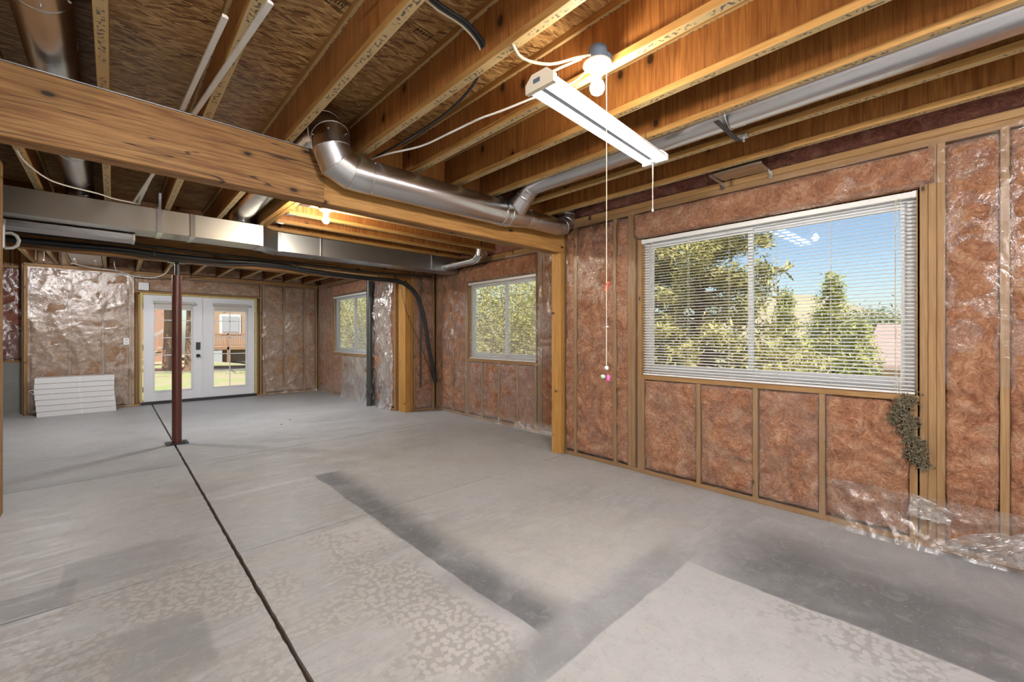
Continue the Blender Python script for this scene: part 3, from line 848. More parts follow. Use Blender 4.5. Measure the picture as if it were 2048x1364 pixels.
for a, b in zip(fj, fj[1:]):
    batt(wk, PK, a + 0.03, b - 0.03, 2.585, 2.93, d_front=0.02, puff=0.10, rough=0.04, mat='batt_tan', name='rim_batt', res=0.022)
sheet(wk, PK, -1.04, 0.30, 0.02, 2.52, amp=0.014, d0=0.006, mat='film_mid', res=0.017)
sheet(wk, PK, 2.45, 3.62, 0.01, 2.50, amp=0.016, d0=0.006, mat='film_mid', foot=0.03, res=0.017)
sheet(wk, PK, 0.32, 2.40, 2.22, 2.52, amp=0.010, d0=0.01, mat='film', res=0.017)
# recess left of the back wall: stem wall below, film-covered insulation above
wc = shell('wall_recess', PC, -3.1, -1.02)
obj('stem_wall', MB().box(-3.1, -1.10, 11.30, 11.59, 0, 0.875), 'found', wc)
plate(wc, PC, -3.1, -1.10, 0.876, 0.914, d=0.13); plate(wc, PC, -3.1, -1.10, 2.54, 2.58)
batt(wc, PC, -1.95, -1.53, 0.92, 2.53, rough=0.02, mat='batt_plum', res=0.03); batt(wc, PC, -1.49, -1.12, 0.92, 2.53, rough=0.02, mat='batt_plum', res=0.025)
stud(wc, PC, -1.51, 0.915, 2.539)
sheet(wc, PC, -1.95, -1.12, 0.90, 2.53, amp=0.03, d0=0.01, mat='film_mid', vertical=0.4)
obj('return_panel', MB().box(-1.12, -1.085, 10.94, 11.45, 0, 2.58), 'stud', wc)

# ---- left partition (its end stands at the left edge of view), outer walls
PL = lambda u, z, d: (-0.605 + d, u, z)
pl = shell('wall_left', PL, -2.2, 4.90, z0=0.0, z1=2.66, d0=-0.092, d1=-0.105, mat='white')
plate(pl, PL, -2.2, 4.995, 0.0, 0.038, depth=0.09); plate(pl, PL, -2.2, 4.995, 2.617, 2.655, depth=0.09)
for u in (4.976, 4.937, 4.5, 4.06, 3.6, 3.16, 2.7, 2.26): stud(pl, PL, u, 0.039, 2.616, depth=0.09)
tag(obj('wall_outer_left', MB().box(-3.25, -3.1, -2.45, 11.7, -0.1, 2.98), 'found'), kind='structure')
wz = tag(obj('wall_front', holed(-3.2, 4.0, -0.1, 2.98, [(0.4, 2.6, 0.9, 2.2)], 0, 0.15, lambda u, z, d: (u, -2.25 - d, z)), 'white'), kind='structure')  # opening added in this unseen wall to let in more daylight

# ------------------------------------------------------------------ windows and blinds
def window(name, P, W, split, d_in=-0.075):
    u0, u1, z0, z1 = W
    r = struct(name, P((u0 + u1) / 2, z0, -0.1))
    um = u0 + (u1 - u0) * split
    def ring(a, b, c, d, wd, dz0, dz1, bot=None):
        return holed(a, b, c, d, [(a + wd, b - wd, c + (bot or wd), d - wd)], dz0, dz1, P)
    obj('window_frame', ring(u0 + .002, u1 - .002, z0 + .002, z1 - .002, 0.05, d_in - .07, d_in, 0.06), 'vinyl', r)
    s1 = (um - 0.02, u1 - 0.05, z0 + 0.062, z1 - 0.05); s2 = (u0 + 0.05, um + 0.02, z0 + 0.062, z1 - 0.05)
    for k, (a, b, c, d) in enumerate((s1, s2)):
        o = d_in - 0.012 - 0.028 * k
        sash = obj('sash', ring(a, b, c, d, 0.036, o - .024, o), 'vinyl', r)
        q = [P(uu, zz, o - .012 - e) for e in (0.002, -0.002) for uu, zz in ((a + .03, c + .03), (b - .03, c + .03), (b - .03, d - .03), (a + .03, d - .03))]
        obj('pane', MB().add(q, [(0, 3, 2, 1), (4, 5, 6, 7), (0, 1, 5, 4), (1, 2, 6, 5), (2, 3, 7, 6), (3, 0, 4, 7)]), 'glass', sash)
    # rough-opening liner
    for a, b, c, d in ((u0 - .001, u0 + .004, z0, z1), (u1 - .004, u1 + .001, z0, z1)):
        obj('jamb', holed(a, b, c, d, [], -0.14, -0.002, P), 'plate', r)
    return r
window('window_1', PN, W1, 0.515); window('window_2', PB, W2, 0.46); window('window_3', PF, W3, 0.46)

def blind(P, W, label, n, d=-0.035, wand_u=None, cord_u=None, ladders=5):
    u0, u1, z0, z1 = W[0] + .008, W[1] - .008, W[2] + .004, W[3] - .004
    r = thing('window_blind', P((u0 + u1) / 2, z0, d), label, 'blind', 'white slat blinds in the windows')
    obj('headrail', holed(u0, u1, z1 - .036, z1, [], d - .018, d + .022, P), 'slat', r)
    obj('bottom_rail', holed(u0 + .004, u1 - .004, z0, z0 + .014, [], d - .013, d + .013, P), 'slat', r)
    for a, b in ((u0 - .004, u0 + .016), (u1 - .016, u1 + .004)):
        obj('end_bracket', holed(a, b, z1 - .040, z1 + .002, [], d - .02, d + .026, P), 'vinyl', r)
    # slat: curved closed profile, room edge low, outer edge high
    L = u1 - u0 - .012; th = math.radians(16); prof = []
    for k in range(5):
        t_ = -0.0125 + 0.025 * k / 4; y = t_; z = 0.0022 * (1 - (t_ / 0.0125) ** 2)
        prof.append((y, z))
    prof = prof + [(y, z - 0.0008) for y, z in reversed(prof)]
    c, s = math.cos(th), math.sin(th)
    pts = []
    for e in (-L / 2, L / 2):
        for y, z in prof:
            yy = y * c - z * s; zz = -y * s + z * c if True else 0
            yy = y * c + z * s; zz = -y * s + z * c
            a = Vector(P(e, zz, yy)) - Vector(P(0, 0, 0)); pts.append(a)
    N = len(prof)
    me = MB().add(pts, [(i, (i + 1) % N, N + (i + 1) % N, N + i) for i in range(N)] + [tuple(range(N - 1, -1, -1)), tuple(range(N, 2 * N))]).mesh('slat')
    me.materials.append(M['slat'])
    zs = np.linspace(z0 + .028, z1 - .058, n)
    for z in zs:
        obj('slat', me, None, r, Matrix.Translation(Vector(P((u0 + u1) / 2, z, d))))
    for k in range(ladders):
        u = u0 + 0.10 + (u1 - u0 - 0.2) * k / (ladders - 1)
        m = MB()
        for dd in (-.0135, .0135): m.tube([P(u, z0 + .012, d + dd), P(u, z1 - .03, d + dd)], 0.0011, 5)
        obj('ladder_cord', m, 'string', r)
    if wand_u: obj('tilt_wand', MB().cyl(P(wand_u, z1 - .05, d + .03), P(wand_u, z1 - 0.66, d + .03), 0.0045, seg=8), 'conduit', r)
    if cord_u:
        c_ = MB()
        for k, zz in ((-.006, -0.035), (.008, -0.13)):
            c_.tube([P(cord_u + k, z1 - .03, d + .028), P(cord_u + k * 2, z1 - .6, d + .032), P(cord_u + k, z0 + zz, d + .03)], 0.0014, 6)
        cc = obj('pull_cord', c_, 'string', r)
        for k, zz in ((-.006, -0.06), (.008, -0.155)):
            cx = P(cord_u + k, z0 + zz, d + .03)
            obj('cord_tassel', MB().lathe([(0.003, 0.03), (0.006, 0.022), (0.0085, 0.0), (0.0, -0.001)], 10, cx), 'white', cc)
    return r
blind(PN, W1, 'wide white slat blind over the largest window, with pull cords hanging at its right', 49, wand_u=2.04, cord_u=0.265, ladders=6)
blind(PB, W2, 'white slat blind on the middle window, between the two wooden posts', 47, wand_u=5.52, ladders=4)
blind(PF, W3, 'white slat blind on the farthest window, half hidden by the dark drain pipe', 47, wand_u=9.78, ladders=4)

# ------------------------------------------------------------------ double door
dr = struct('door_1', (1.365, 10.86, 0))
def dbox(name, x0, x1, y0, y1, z0, z1, mat, par): return obj(name, MB().box(x0, x1, y0, y1, z0, z1), mat, par)
dbox('threshold', 0.40, 2.335, 10.80, 10.95, 0.001, 0.055, 'steel_dark', dr)
for x0, x1 in ((0.387, 0.420), (2.317, 2.348)): bx('jamb', x0, x1, 10.79, 10.94, 0.056, 2.174, 'foam', dr)
bx('head_jamb', 0.421, 2.316, 10.79, 10.94, 2.146, 2.174, 'foam', dr)
PD = lambda u, z, d: (u, 10.845 - d, z)
def leaf(x0, x1, g0, g1, hinge_left):
    z0, z1, ga, gb = 0.06, 2.143, 0.262, 2.005
    lf = obj('door_leaf', holed(x0, x1, z0, z1, [(g0, g1, ga, gb)], -0.022, 0.022, PD), 'door_white', dr)
    obj('glazing_bead', holed(g0 - .022, g1 + .022, ga - .022, gb + .022, [(g0, g1, ga, gb)], 0.022, 0.034, PD), 'door_white', lf)
    zs = [ga + (gb - ga) * i / 5 for i in range(6)]; xm = (g0 + g1) / 2
    for z in zs[1:-1]: dbox('muntin', g0, g1, 10.836, 10.852, z - .008, z + .008, 'white', lf)
    dbox('muntin', xm - .008, xm + .008, 10.836, 10.852, ga, gb, 'white', lf)
    for a, b in ((g0, xm), (xm, g1)):
        for c, d in zip(zs, zs[1:]): dbox('pane', a, b, 10.843, 10.846, c, d, 'glass', lf)
    # rolled-up shade above the glass
    sh = obj('roller_shade', MB().cyl((g0 - .02, 10.775, gb - .005), (g1 + .02, 10.775, gb - .005), 0.026, seg=16), 'shade', lf)
    dbox('shade_fabric', g0 + .005, g1 - .005, 10.790, 10.793, gb - .13, gb, 'shade', lf)
    dbox('shade_rail', g0 + .005, g1 - .005, 10.786, 10.797, gb - .145, gb - .128, 'white', lf)
    for x in (g0 - .028, g1 + .020): dbox('shade_bracket', x, x + .008, 10.745, 10.823, gb - .035, gb + .03, 'white', lf)
    for x in (g0 - .014, g1 + .006): dbox('side_channel', x, x + .010, 10.800, 10.822, ga, gb - .04, 'white', lf)
    hx = x0 - .006 if hinge_left else x1 + .006
    for z in (0.30, 1.12, 1.92): obj('hinge', MB().cyl((hx, 10.815, z - .05), (hx, 10.815, z + .05), 0.008, seg=10), 'galv_dull', lf)
    return lf
lf1 = leaf(0.432, 1.345, 0.600, 1.175, True)
lf2 = leaf(1.352, 2.305, 1.555, 2.140, False)
dbox('astragal', 1.335, 1.360, 10.808, 10.823, 0.06, 2.14, 'white', lf2)
kp = MB().box(-.035, .035, -.03, 0, -.075, .075).mesh('keypad_lock')
obj('keypad_lock', kp, 'dark', lf1, Matrix.Translation((1.287, 10.823, 1.135)))
kn = MB().lathe([(0.0, 0.0), (0.034, 0.0), (0.034, 0.01), (0.014, 0.016), (0.013, 0.035), (0.028, 0.042), (0.034, 0.058), (0.026, 0.072), (0.0, 0.076)], 20).mesh('door_knob')
obj('door_knob', kn, 'dark', lf1, Matrix.Translation((1.287, 10.823, 0.935)) @ Matrix.Rotation(math.pi / 2, 4, 'X'))

# ================================================================== THINGS
# ---- beams and posts
def beam(name_label, cat, x0, x1, y0, plies, z0, z1, splices, mats):
    b = thing('support_beam', ((x0 + x1) / 2, y0, z0), name_label, cat, 'built-up ceiling beams')
    t_ = 0.045
    for k in range(plies):
        xs = [x0] + list(splices[k]) + [x1]
        for i, (a, c) in enumerate(zip(xs, xs[1:])):
            bx('beam_ply', a + (.0008 if i else 0), c, y0 + k * t_, y0 + (k + 1) * t_ - .001, z0, z1, mats[k][i], b, bev=0.004)
    return b
b1 = beam('heavy laminated wooden beam crossing the room, nearest the camera, above the round duct elbow', 'beam', -3.05, 3.763, 3.10, 3, 2.295, 2.648,
     [[1.093], [0.4], [2.0]], [['beam', 'beam_new'], ['beam', 'beam'], ['beam', 'beam']])
obj('sill_strip', MB().box(-3.05, 1.30, 3.098, 3.20, 2.6485, 2.653), 'galv_blue', b1)
beam('dark laminated wooden beam with black cables strapped to it, resting on the red steel column', 'beam', -3.05, 3.83, 6.655, 3, 2.265, 2.580,
     [[], [1.0], []], [['beam'], ['beam', 'beam'], ['beam']])
p = thing('wood_post', (3.75, 3.16, 0), 'built-up wooden post under the near beam, beside the big window wall', 'post', 'built-up posts under the beams')
for k, y in enumerate((3.105, 3.150, 3.195)): bx('post_ply', 3.700, 3.765, y, y + .044, 0.001, 2.294, 'post', p, bev=0.004)
bx('beam_pocket_stud', 3.7655, 3.7685, 3.10, 3.24, 2.30, 2.65, 'stud', p)
p = thing('wood_post', (3.78, 6.77, 0), 'built-up wooden post at the far end of the bay, behind the black cable bundle', 'post', 'built-up posts under the beams')
for k, y in enumerate((6.640, 6.700, 6.760, 6.820)): bx('post_ply', 3.715, 3.835, y, y + .0585, 0.001, 2.264, 'post', p, bev=0.004)

# ---- steel column
c = thing('steel_column', (0.585, 6.72, 0), 'red-brown steel column on a square base plate in the middle of the floor', 'column')
obj('base_plate', MB().box(0.475, 0.695, 6.61, 6.83, 0.0005, 0.012), 'steel_dark', c)
obj('column_tube', MB().cyl((0.585, 6.72, 0.012), (0.585, 6.72, 2.10), 0.050, seg=28), 'rust', c)
obj('jack_screw', MB().cyl((0.585, 6.72, 2.10), (0.585, 6.72, 2.256), 0.022, seg=16), 'steel_dark', c)
obj('top_plate', MB().box(0.50, 0.67, 6.65, 6.79, 2.256, 2.2645), 'steel_dark', c)
for a, b_ in ((0.52, 6.655), (0.65, 6.655)): obj('plate_bolt', MB().cyl((a, b_, .012), (a, b_, .024), 0.008, seg=6), 'steel_dark', c)

# ---- rectangular trunk duct
Z0, Z1 = 2.415, 2.650
t = thing('trunk_duct', (1.4, 5.9, Z0), 'long rectangular galvanized trunk duct running across the room under the joists', 'duct')
m = MB().box(-3.05, 1.285, 5.65, 6.02, Z0, Z1); obj('duct_section', m, 'galv_dull', t)
q = [(1.285, 5.65, Z0), (1.285, 6.02, Z0), (1.285, 6.02, Z1), (1.285, 5.65, Z1), (1.515, 5.87, Z0), (1.515, 6.20, Z0), (1.515, 6.20, Z1), (1.515, 5.87, Z1)]
ctr = [(1.40, 5.752, (Z0 + Z1) / 2), (1.40, 5.93, Z0 - .012)]
obj('duct_transition', MB().add(q + ctr, [(0, 4, 8), (4, 7, 8), (7, 3, 8), (3, 0, 8), (3, 7, 6, 2), (0, 1, 9), (1, 5, 9), (5, 4, 9), (4, 0, 9), (1, 2, 6, 5)]), 'galv_blue', t)
obj('duct_section', MB().box(1.515, 4.285, 5.87, 6.20, Z0, Z1), 'galv_blue', t)
def cleat(x0, x1, ya, yb): return obj('seam_cleat', MB().box(x0, x1, ya - .012, yb + .006, Z0 - .006, Z1 - .001), 'galv', t)
for x in (0.335, 0.605): cleat(x, x + .042, 5.65, 6.02)
cleat(1.262, 1.292, 5.65, 6.02); cleat(1.510, 1.545, 5.87, 6.20); cleat(2.02, 2.048, 5.87, 6.20); cleat(3.76, 3.785, 5.87, 6.20)
for x, ya in ((0.355, 5.65), (2.034, 5.87), (3.772, 5.87)):
    obj('hanger_strap', MB().box(x - .011, x + .011, ya - .014, ya - .0125, Z0 + .05, JB + .16), 'galv', t)

ch = thing('metal_channel', (-1.4, 6.03, 2.345), 'long shallow pale metal channel hung under the trunk duct, ending at the left', 'channel')
obj('channel_body', MB().box(-3.05, 0.155, 5.90, 6.17, 2.345, 2.400), 'galv_blue', ch)
obj('channel_lip', MB().box(-3.05, 0.150, 5.885, 5.900, 2.375, 2.400), 'galv', ch)
obj('end_cap', MB().box(0.155, 0.172, 5.888, 6.18, 2.341, 2.404), 'white', ch)
for x in (-0.05, -1.2): obj('hanger_clip', MB().box(x, x + .03, 6.00, 6.06, 2.400, 2.4145), 'galv', ch)

# ---- round ducts
def ring_at(pt, d, r, par, w_=0.010, name='seam_ring'):
    d = Vector(d).normalized(); pt = Vector(pt)
    return obj(name, MB().tube([pt - d * w_, pt - d * w_ * .5, pt + d * w_ * .5, pt + d * w_], [r, r + .0045, r + .0045, r], 36, caps=False), 'galv', par)
def screws(pt, d, r, par, n=4, ph=0.0):
    d = Vector(d).normalized(); up = Vector((0, 0, 1)) if abs(d.z) < .9 else Vector((1, 0, 0))
    u = d.cross(up).normalized(); v = d.cross(u)
    for k in range(n):
        th = ph + 2 * math.pi * k / n; o = u * math.cos(th) + v * math.sin(th)
        c_ = Vector(pt) + o * r
        obj('sheet_screw', MB().cyl(c_ - o * .001, c_ + o * .006, 0.006, seg=6), 'galv', par)
def takeoff(par, x, y, r, zc):
    """saddle boot where a round pipe meets the top of the trunk"""
    pts = [(x, y - .22, zc), (x, y - .10, zc - .010), (x, y - .03, zc - .055), (x, y, zc - .10), (x, y + .005, 2.655)]
    obj('takeoff_elbow', MB().tube(pts, [r, r, r, r, r * 1.05], 32, caps=False, split=True), 'galv', par)
    m = MB(); n = 32
    a = [(x + r * 1.05 * math.cos(2 * math.pi * k / n), y + .005 + r * 1.05 * math.sin(2 * math.pi * k / n), 2.668) for k in range(n)]
    b = [(x + (r + .045) * math.cos(2 * math.pi * k / n), y + .005 + (r + .045) * math.sin(2 * math.pi * k / n), 2.652) for k in range(n)]
    m.add(a + b, [(k, (k + 1) % n, n + (k + 1) % n, n + k) for k in range(n)], True)
    obj('takeoff_flange', m, 'galv', par)

d1 = thing('round_duct', (-0.225, 2.0, 2.70), 'round galvanized duct above the beam at the far left, between the joists', 'duct')
R1 = 0.100
obj('pipe_section', MB().tube([(-0.225, -1.5, 2.80), (-0.225, 2.62, 2.80)], R1 + .002, 40, caps=False), 'galv', d1)
obj('pipe_section', MB().tube([(-0.225, 2.60, 2.80), (-0.225, 5.56, 2.80)], R1, 40, caps=False), 'galv', d1)
ring_at((-0.225, 2.62, 2.80), (0, 1, 0), R1, d1); screws((-0.225, 2.58, 2.80), (0, 1, 0), R1 + .002, d1, 6, .4)
ring_at((-0.225, 4.70, 2.80), (0, 1, 0), R1, d1)
takeoff(d1, -0.225, 5.78, R1, 2.80)

d2 = thing('round_duct', (1.9, 2.95, 2.38), 'large round galvanized duct with gored elbow running along the near beam to the window wall', 'duct')
R2 = 0.122; DY = 2.945; DZ = 2.500
obj('pipe_section', MB().tube([(1.088, 5.56, 2.805), (1.088, 3.16, 2.805)], R2, 40, caps=False), 'galv', d2)
takeoff(d2, 1.088, 5.78, R2, 2.805)
gore = [(1.088, 3.16, 2.805), (1.088, 3.045, 2.785), (1.090, 2.965, 2.715), (1.092, DY, 2.625), (1.128, DY, 2.542), (1.215, DY, DZ + .004), (1.30, DY, DZ)]
for i in range(len(gore) - 1):
    pre = gore[max(0, i - 1)]; 
    mm = MB().tube(gore[max(0, i - 1):i + 3], R2 + .0005, 40, caps=False, split=True)
    # keep only the gore between joints i and i+1
    k = i - max(0, i - 1)
    seg = MB(); seg.v = mm.v[k * 80:(k + 1) * 80]; seg.f = [(j, (j + 1) % 40, 40 + (j + 1) % 40, 40 + j) for j in range(40)]; seg.sm = [True] * 40
    obj('elbow_gore', seg, 'galv', d2)
    if i > 0:
        rg = [Vector(q_) for q_ in seg.v[:40]]
        obj('gore_seam', MB().tube([tuple(q_) for q_ in rg] + [tuple(rg[0])], 0.0042, 6, caps=False), 'galv', d2)
screws((1.090, 2.955, 2.69), (0, -.3, -1), R2, d2, 6, .5)
obj('pipe_section', MB().tube([(1.26, DY, DZ), (2.665, DY, DZ + .005)], R2 - .002, 44, caps=False), 'galv', d2)
ring_at((1.345, DY, DZ), (1, 0, 0), R2 - .002, d2, .004); screws((1.365, DY, DZ), (1, 0, 0), R2 - .002, d2, 6, .3)
ring_at((2.645, DY, DZ + .005), (1, 0, 0), R2 - .001, d2, .02, 'duct_collar')
ring_at((2.715, DY, DZ + .006), (1, 0, 0), R2 - .004, d2, .008)
obj('collar_tab', MB().box(2.62, 2.66, DY - .015, DY + .015, DZ + .118, DZ + .155), 'galv', d2)
obj('wye_body', MB().tube([(2.665, DY, DZ + .006), (2.74, DY, DZ + .008), (2.975, DY, DZ + .012)], [R2 - .003, R2 - .006, 0.092], 44, caps=False, split=True), 'galv', d2)
obj('wye_branch', MB().tube([(2.80, DY + .03, DZ + .02), (2.805, 2.80, 2.66)], [0.125, 0.098], 40, caps=False), 'galv', d2)
obj('reducer_pipe', MB().tube([(2.965, DY, DZ + .012), (3.47, DY, DZ + .016)], 0.088, 40, caps=False), 'galv', d2)
ring_at((2.98, DY, DZ + .012), (1, 0, 0), 0.088, d2, .012); screws((3.01, DY, DZ + .012), (1, 0, 0), .088, d2, 5, .2)
el = [(3.46, DY, DZ + .016), (3.535, DY, DZ + .030), (3.600, DY, DZ + .085), (3.622, DY, DZ + .165), (3.625, DY, 2.80)]
obj('end_elbow', MB().tube(el, 0.089, 36, caps=True, split=True), 'galv', d2)
for i in (1, 2, 3):
    a = Vector(el[i + 1]) - Vector(el[i - 1]); ring_at(el[i], a, 0.0905, d2, .006, 'gore_seam')

d3 = thing('round_duct', (2.80, 1.0, 2.64), 'long straight round galvanized duct between joists, running toward the camera at upper right', 'duct')
obj('branch_collar', MB().tube([(2.805, 2.815, 2.645), (2.803, 2.745, 2.705), (2.80, 2.66, 2.745)], 0.096, 36, caps=False, split=True), 'galv', d3)
ring_at((2.804, 2.79, 2.67), (0, -1, .8), 0.098, d3, .008); ring_at((2.802, 2.715, 2.725), (0, -1, .45), 0.098, d3, .008)
obj('pipe_section', MB().tube([(2.80, 2.68, 2.742), (2.80, 0.98, 2.742)], 0.100, 40, caps=False), 'galv', d3)
obj('pipe_section', MB().tube([(2.80, 1.0, 2.742), (2.80, -2.0, 2.742)], 0.102, 40, caps=False), 'galv', d3)
ring_at((2.80, 0.98, 2.742), (0, 1, 0), 0.1015, d3, .008)
hs = thing('duct_strap', (2.80, 1.0, 2.625), 'bent metal hanger strap under the long upper right duct', 'bracket')
obj('strap_bar', MB().box(2.612, 2.995, 0.975, 1.005, 2.628, 2.632), 'steel_dark', hs)
obj('strap_tab', MB().box(2.96, 2.995, 0.93, 0.995, 2.632, 2.654), 'galv', hs)
obj('strap_screw', MB().cyl((2.978, 0.955, 2.612), (2.978, 0.955, 2.632), 0.010, seg=8), 'galv', hs)

d4 = thing('round_duct', (4.06, 5.3, 2.45), 'short small round duct with an elbow at the right end of the trunk duct', 'duct')
obj('pipe_section', MB().tube([(4.06, 5.88, 2.505), (4.06, 5.16, 2.515)], 0.066, 28, caps=False), 'galv', d4)
el = [(4.06, 5.17, 2.515), (4.06, 5.08, 2.53), (4.06, 5.02, 2.58), (4.06, 5.005, 2.66), (4.06, 5.005, 2.80)]
obj('elbow', MB().tube(el, 0.067, 28, caps=True, split=True), 'galv', d4)
for i in (1, 2): ring_at(el[i], Vector(el[i + 1]) - Vector(el[i - 1]), 0.0675, d4, .005, 'gore_seam')
ring_at((4.06, 5.60, 2.508), (0, 1, 0), .066, d4, .006); ring_at((4.06, 5.87, 2.505), (0, 1, 0), .072, d4, .008)

# floor register boot by the window wall
rb = thing('register_boot', (3.67, 1.18, 2.64), 'metal register boot frame with a cardboard cover, above the big window', 'register')
obj('boot_pan', MB().box(3.57, 3.70, 1.02, 1.36, 2.648, 2.653), 'cardboard', rb)
for a in ((3.50, 3.57, 1.0, 1.38, 2.640, 2.646),): obj('boot_flange', MB().box(*a), 'galv', rb)
obj('boot_body', MB().box(3.52, 3.80, 1.03, 1.35, 2.655, 2.78), 'galv', rb)
for y in (1.0, 1.36):
    obj('mount_arm', MB().box(3.50, 3.80, y, y + .022, 2.632, 2.639), 'galv', rb)
    obj('mount_tab', MB().box(3.755, 3.765, y - .004, y + .026, 2.585, 2.632), 'galv', rb)

# ---- drain pipe
dp = thing('drain_pipe', (3.60, 7.78, 0), 'dark plastic drain pipe with a cleanout, standing in front of the farthest window', 'pipe')
obj('pipe', MB().cyl((3.59, 7.78, 0.001), (3.59, 7.78, 2.575), 0.056, seg=28), 'abs', dp)
for z in (0.20, 0.385): obj('coupling', MB().cyl((3.59, 7.78, z - .04), (3.59, 7.78, z + .04), 0.066, seg=28), 'abs', dp)
dv = Vector((-0.42, -0.9, 0)).normalized(); c0 = Vector((3.59, 7.78, 0.29))
co = obj('cleanout_port', MB().cyl(c0, c0 + dv * .10, 0.060, seg=24), 'abs', dp)
obj('cleanout_plug', MB().cyl(c0 + dv * .10, c0 + dv * .112, 0.048, seg=24), 'black', co)
obj('pipe_wire', MB().tube([(3.53, 7.74, 2.34), (3.64, 7.40, 2.335), (3.66, 7.00, 2.32)], 0.0025, 6), 'steel_dark', dp)

# ---- cables on the far beam
def cable(name, pts, r, mat, label, group=None, sm=4):
    P_ = [Vector(p_) for p_ in pts]; out = []
    for i in range(len(P_) - 1):
        p0 = P_[max(0, i - 1)]; p1 = P_[i]; p2 = P_[i + 1]; p3 = P_[min(len(P_) - 1, i + 2)]
        for k in range(sm):
            t_ = k / sm
            out.append(0.5 * ((2 * p1) + (p2 - p0) * t_ + (2 * p0 - 5 * p1 + 4 * p2 - p3) * t_ ** 2 + (3 * p1 - p0 - 3 * p2 + p3) * t_ ** 3))
    out.append(P_[-1])
    return tag(obj(name, MB().tube(out, r, 10), mat), label, 'cable', group)
main = [(-2.9, 6.61, 2.335), (-0.6, 6.615, 2.335), (0.1, 6.61, 2.342), (0.42, 6.62, 2.330), (1.0, 6.61, 2.325), (1.4, 6.60, 2.345), (1.75, 6.61, 2.345), (1.95, 6.62, 2.325), (2.4, 6.61, 2.295), (3.0, 6.61, 2.285), (3.45, 6.60, 2.290), (3.62, 6.575, 2.265), (3.76, 6.555, 2.19), (3.90, 6.55, 2.04), (4.01, 6.55, 1.78), (4.09, 6.55, 1.45), (4.15, 6.55, 1.10), (4.22, 6.55, 0.80), (4.285, 6.555, 0.50)]
cable('cable', main, 0.030, 'black', 'thickest black cable along the far beam, curving down beside the far post', 'cable bundle on the far beam')
cable('cable', [(x, y - .018 - .018 * math.sin(x * 3), z - .030 - .03 * max(0, math.sin(x * 2.2))) for x, y, z in main[:9]] + [(x - .035, y - .03, z - .03) for x, y, z in main[9:]], 0.012, 'black', 'thin black cable hugging the underside of the thickest cable', 'cable bundle on the far beam')
cable('cable', [(-2.9, 6.645, 2.42), (0.3, 6.64, 2.415), (0.9, 6.64, 2.405), (1.5, 6.64, 2.41), (2.2, 6.64, 2.40), (3.0, 6.64, 2.39), (3.6, 6.63, 2.40), (4.20, 6.52, 2.405)], 0.014, 'abs', 'straight black line clipped high along the far beam', 'cable bundle on the far beam')
cable('cable', [(-2.9, 6.645, 2.375), (0.3, 6.645, 2.365), (1.1, 6.64, 2.355), (1.9, 6.645, 2.365), (2.6, 6.645, 2.345), (3.2, 6.64, 2.335)], 0.006, 'cable', 'thin tan cable running along the far beam', 'cable bundle on the far beam')
cable('cable', [(3.62, 6.60, 2.20), (3.66, 6.595, 1.95), (3.78, 6.60, 1.62), (3.95, 6.58, 1.25), (4.10, 6.57, 0.90), (4.24, 6.57, 0.58)], 0.004, 'black', 'thin slack black wire hanging across the far post', None)
for x, y0, z0, z1 in ((0.35, 6.575, 2.30, 2.40), (1.93, 6.58, 2.29, 2.40), (3.48, 6.565, 2.25, 2.37)):
    tag(obj('cable_strap', MB().box(x, x + .022, y0, y0 + .006, z0, z1).box(x, x + .022, y0, 6.654, z1 - .006, z1), 'black'),
        'black strap holding the cables to the far beam, %s' % {0.35: 'left of the red column', 1.93: 'halfway along', 3.48: 'nearest the far post'}[x], 'strap', 'cable straps')
bk = thing('corner_pipe', (4.02, 6.60, 0.45), 'slim dark pipe behind plastic film on the short return wall', 'pipe')
obj('pipe', MB().cyl((4.00, 6.598, 0.42), (4.00, 6.598, 2.40), 0.014, seg=12), 'abs', bk)

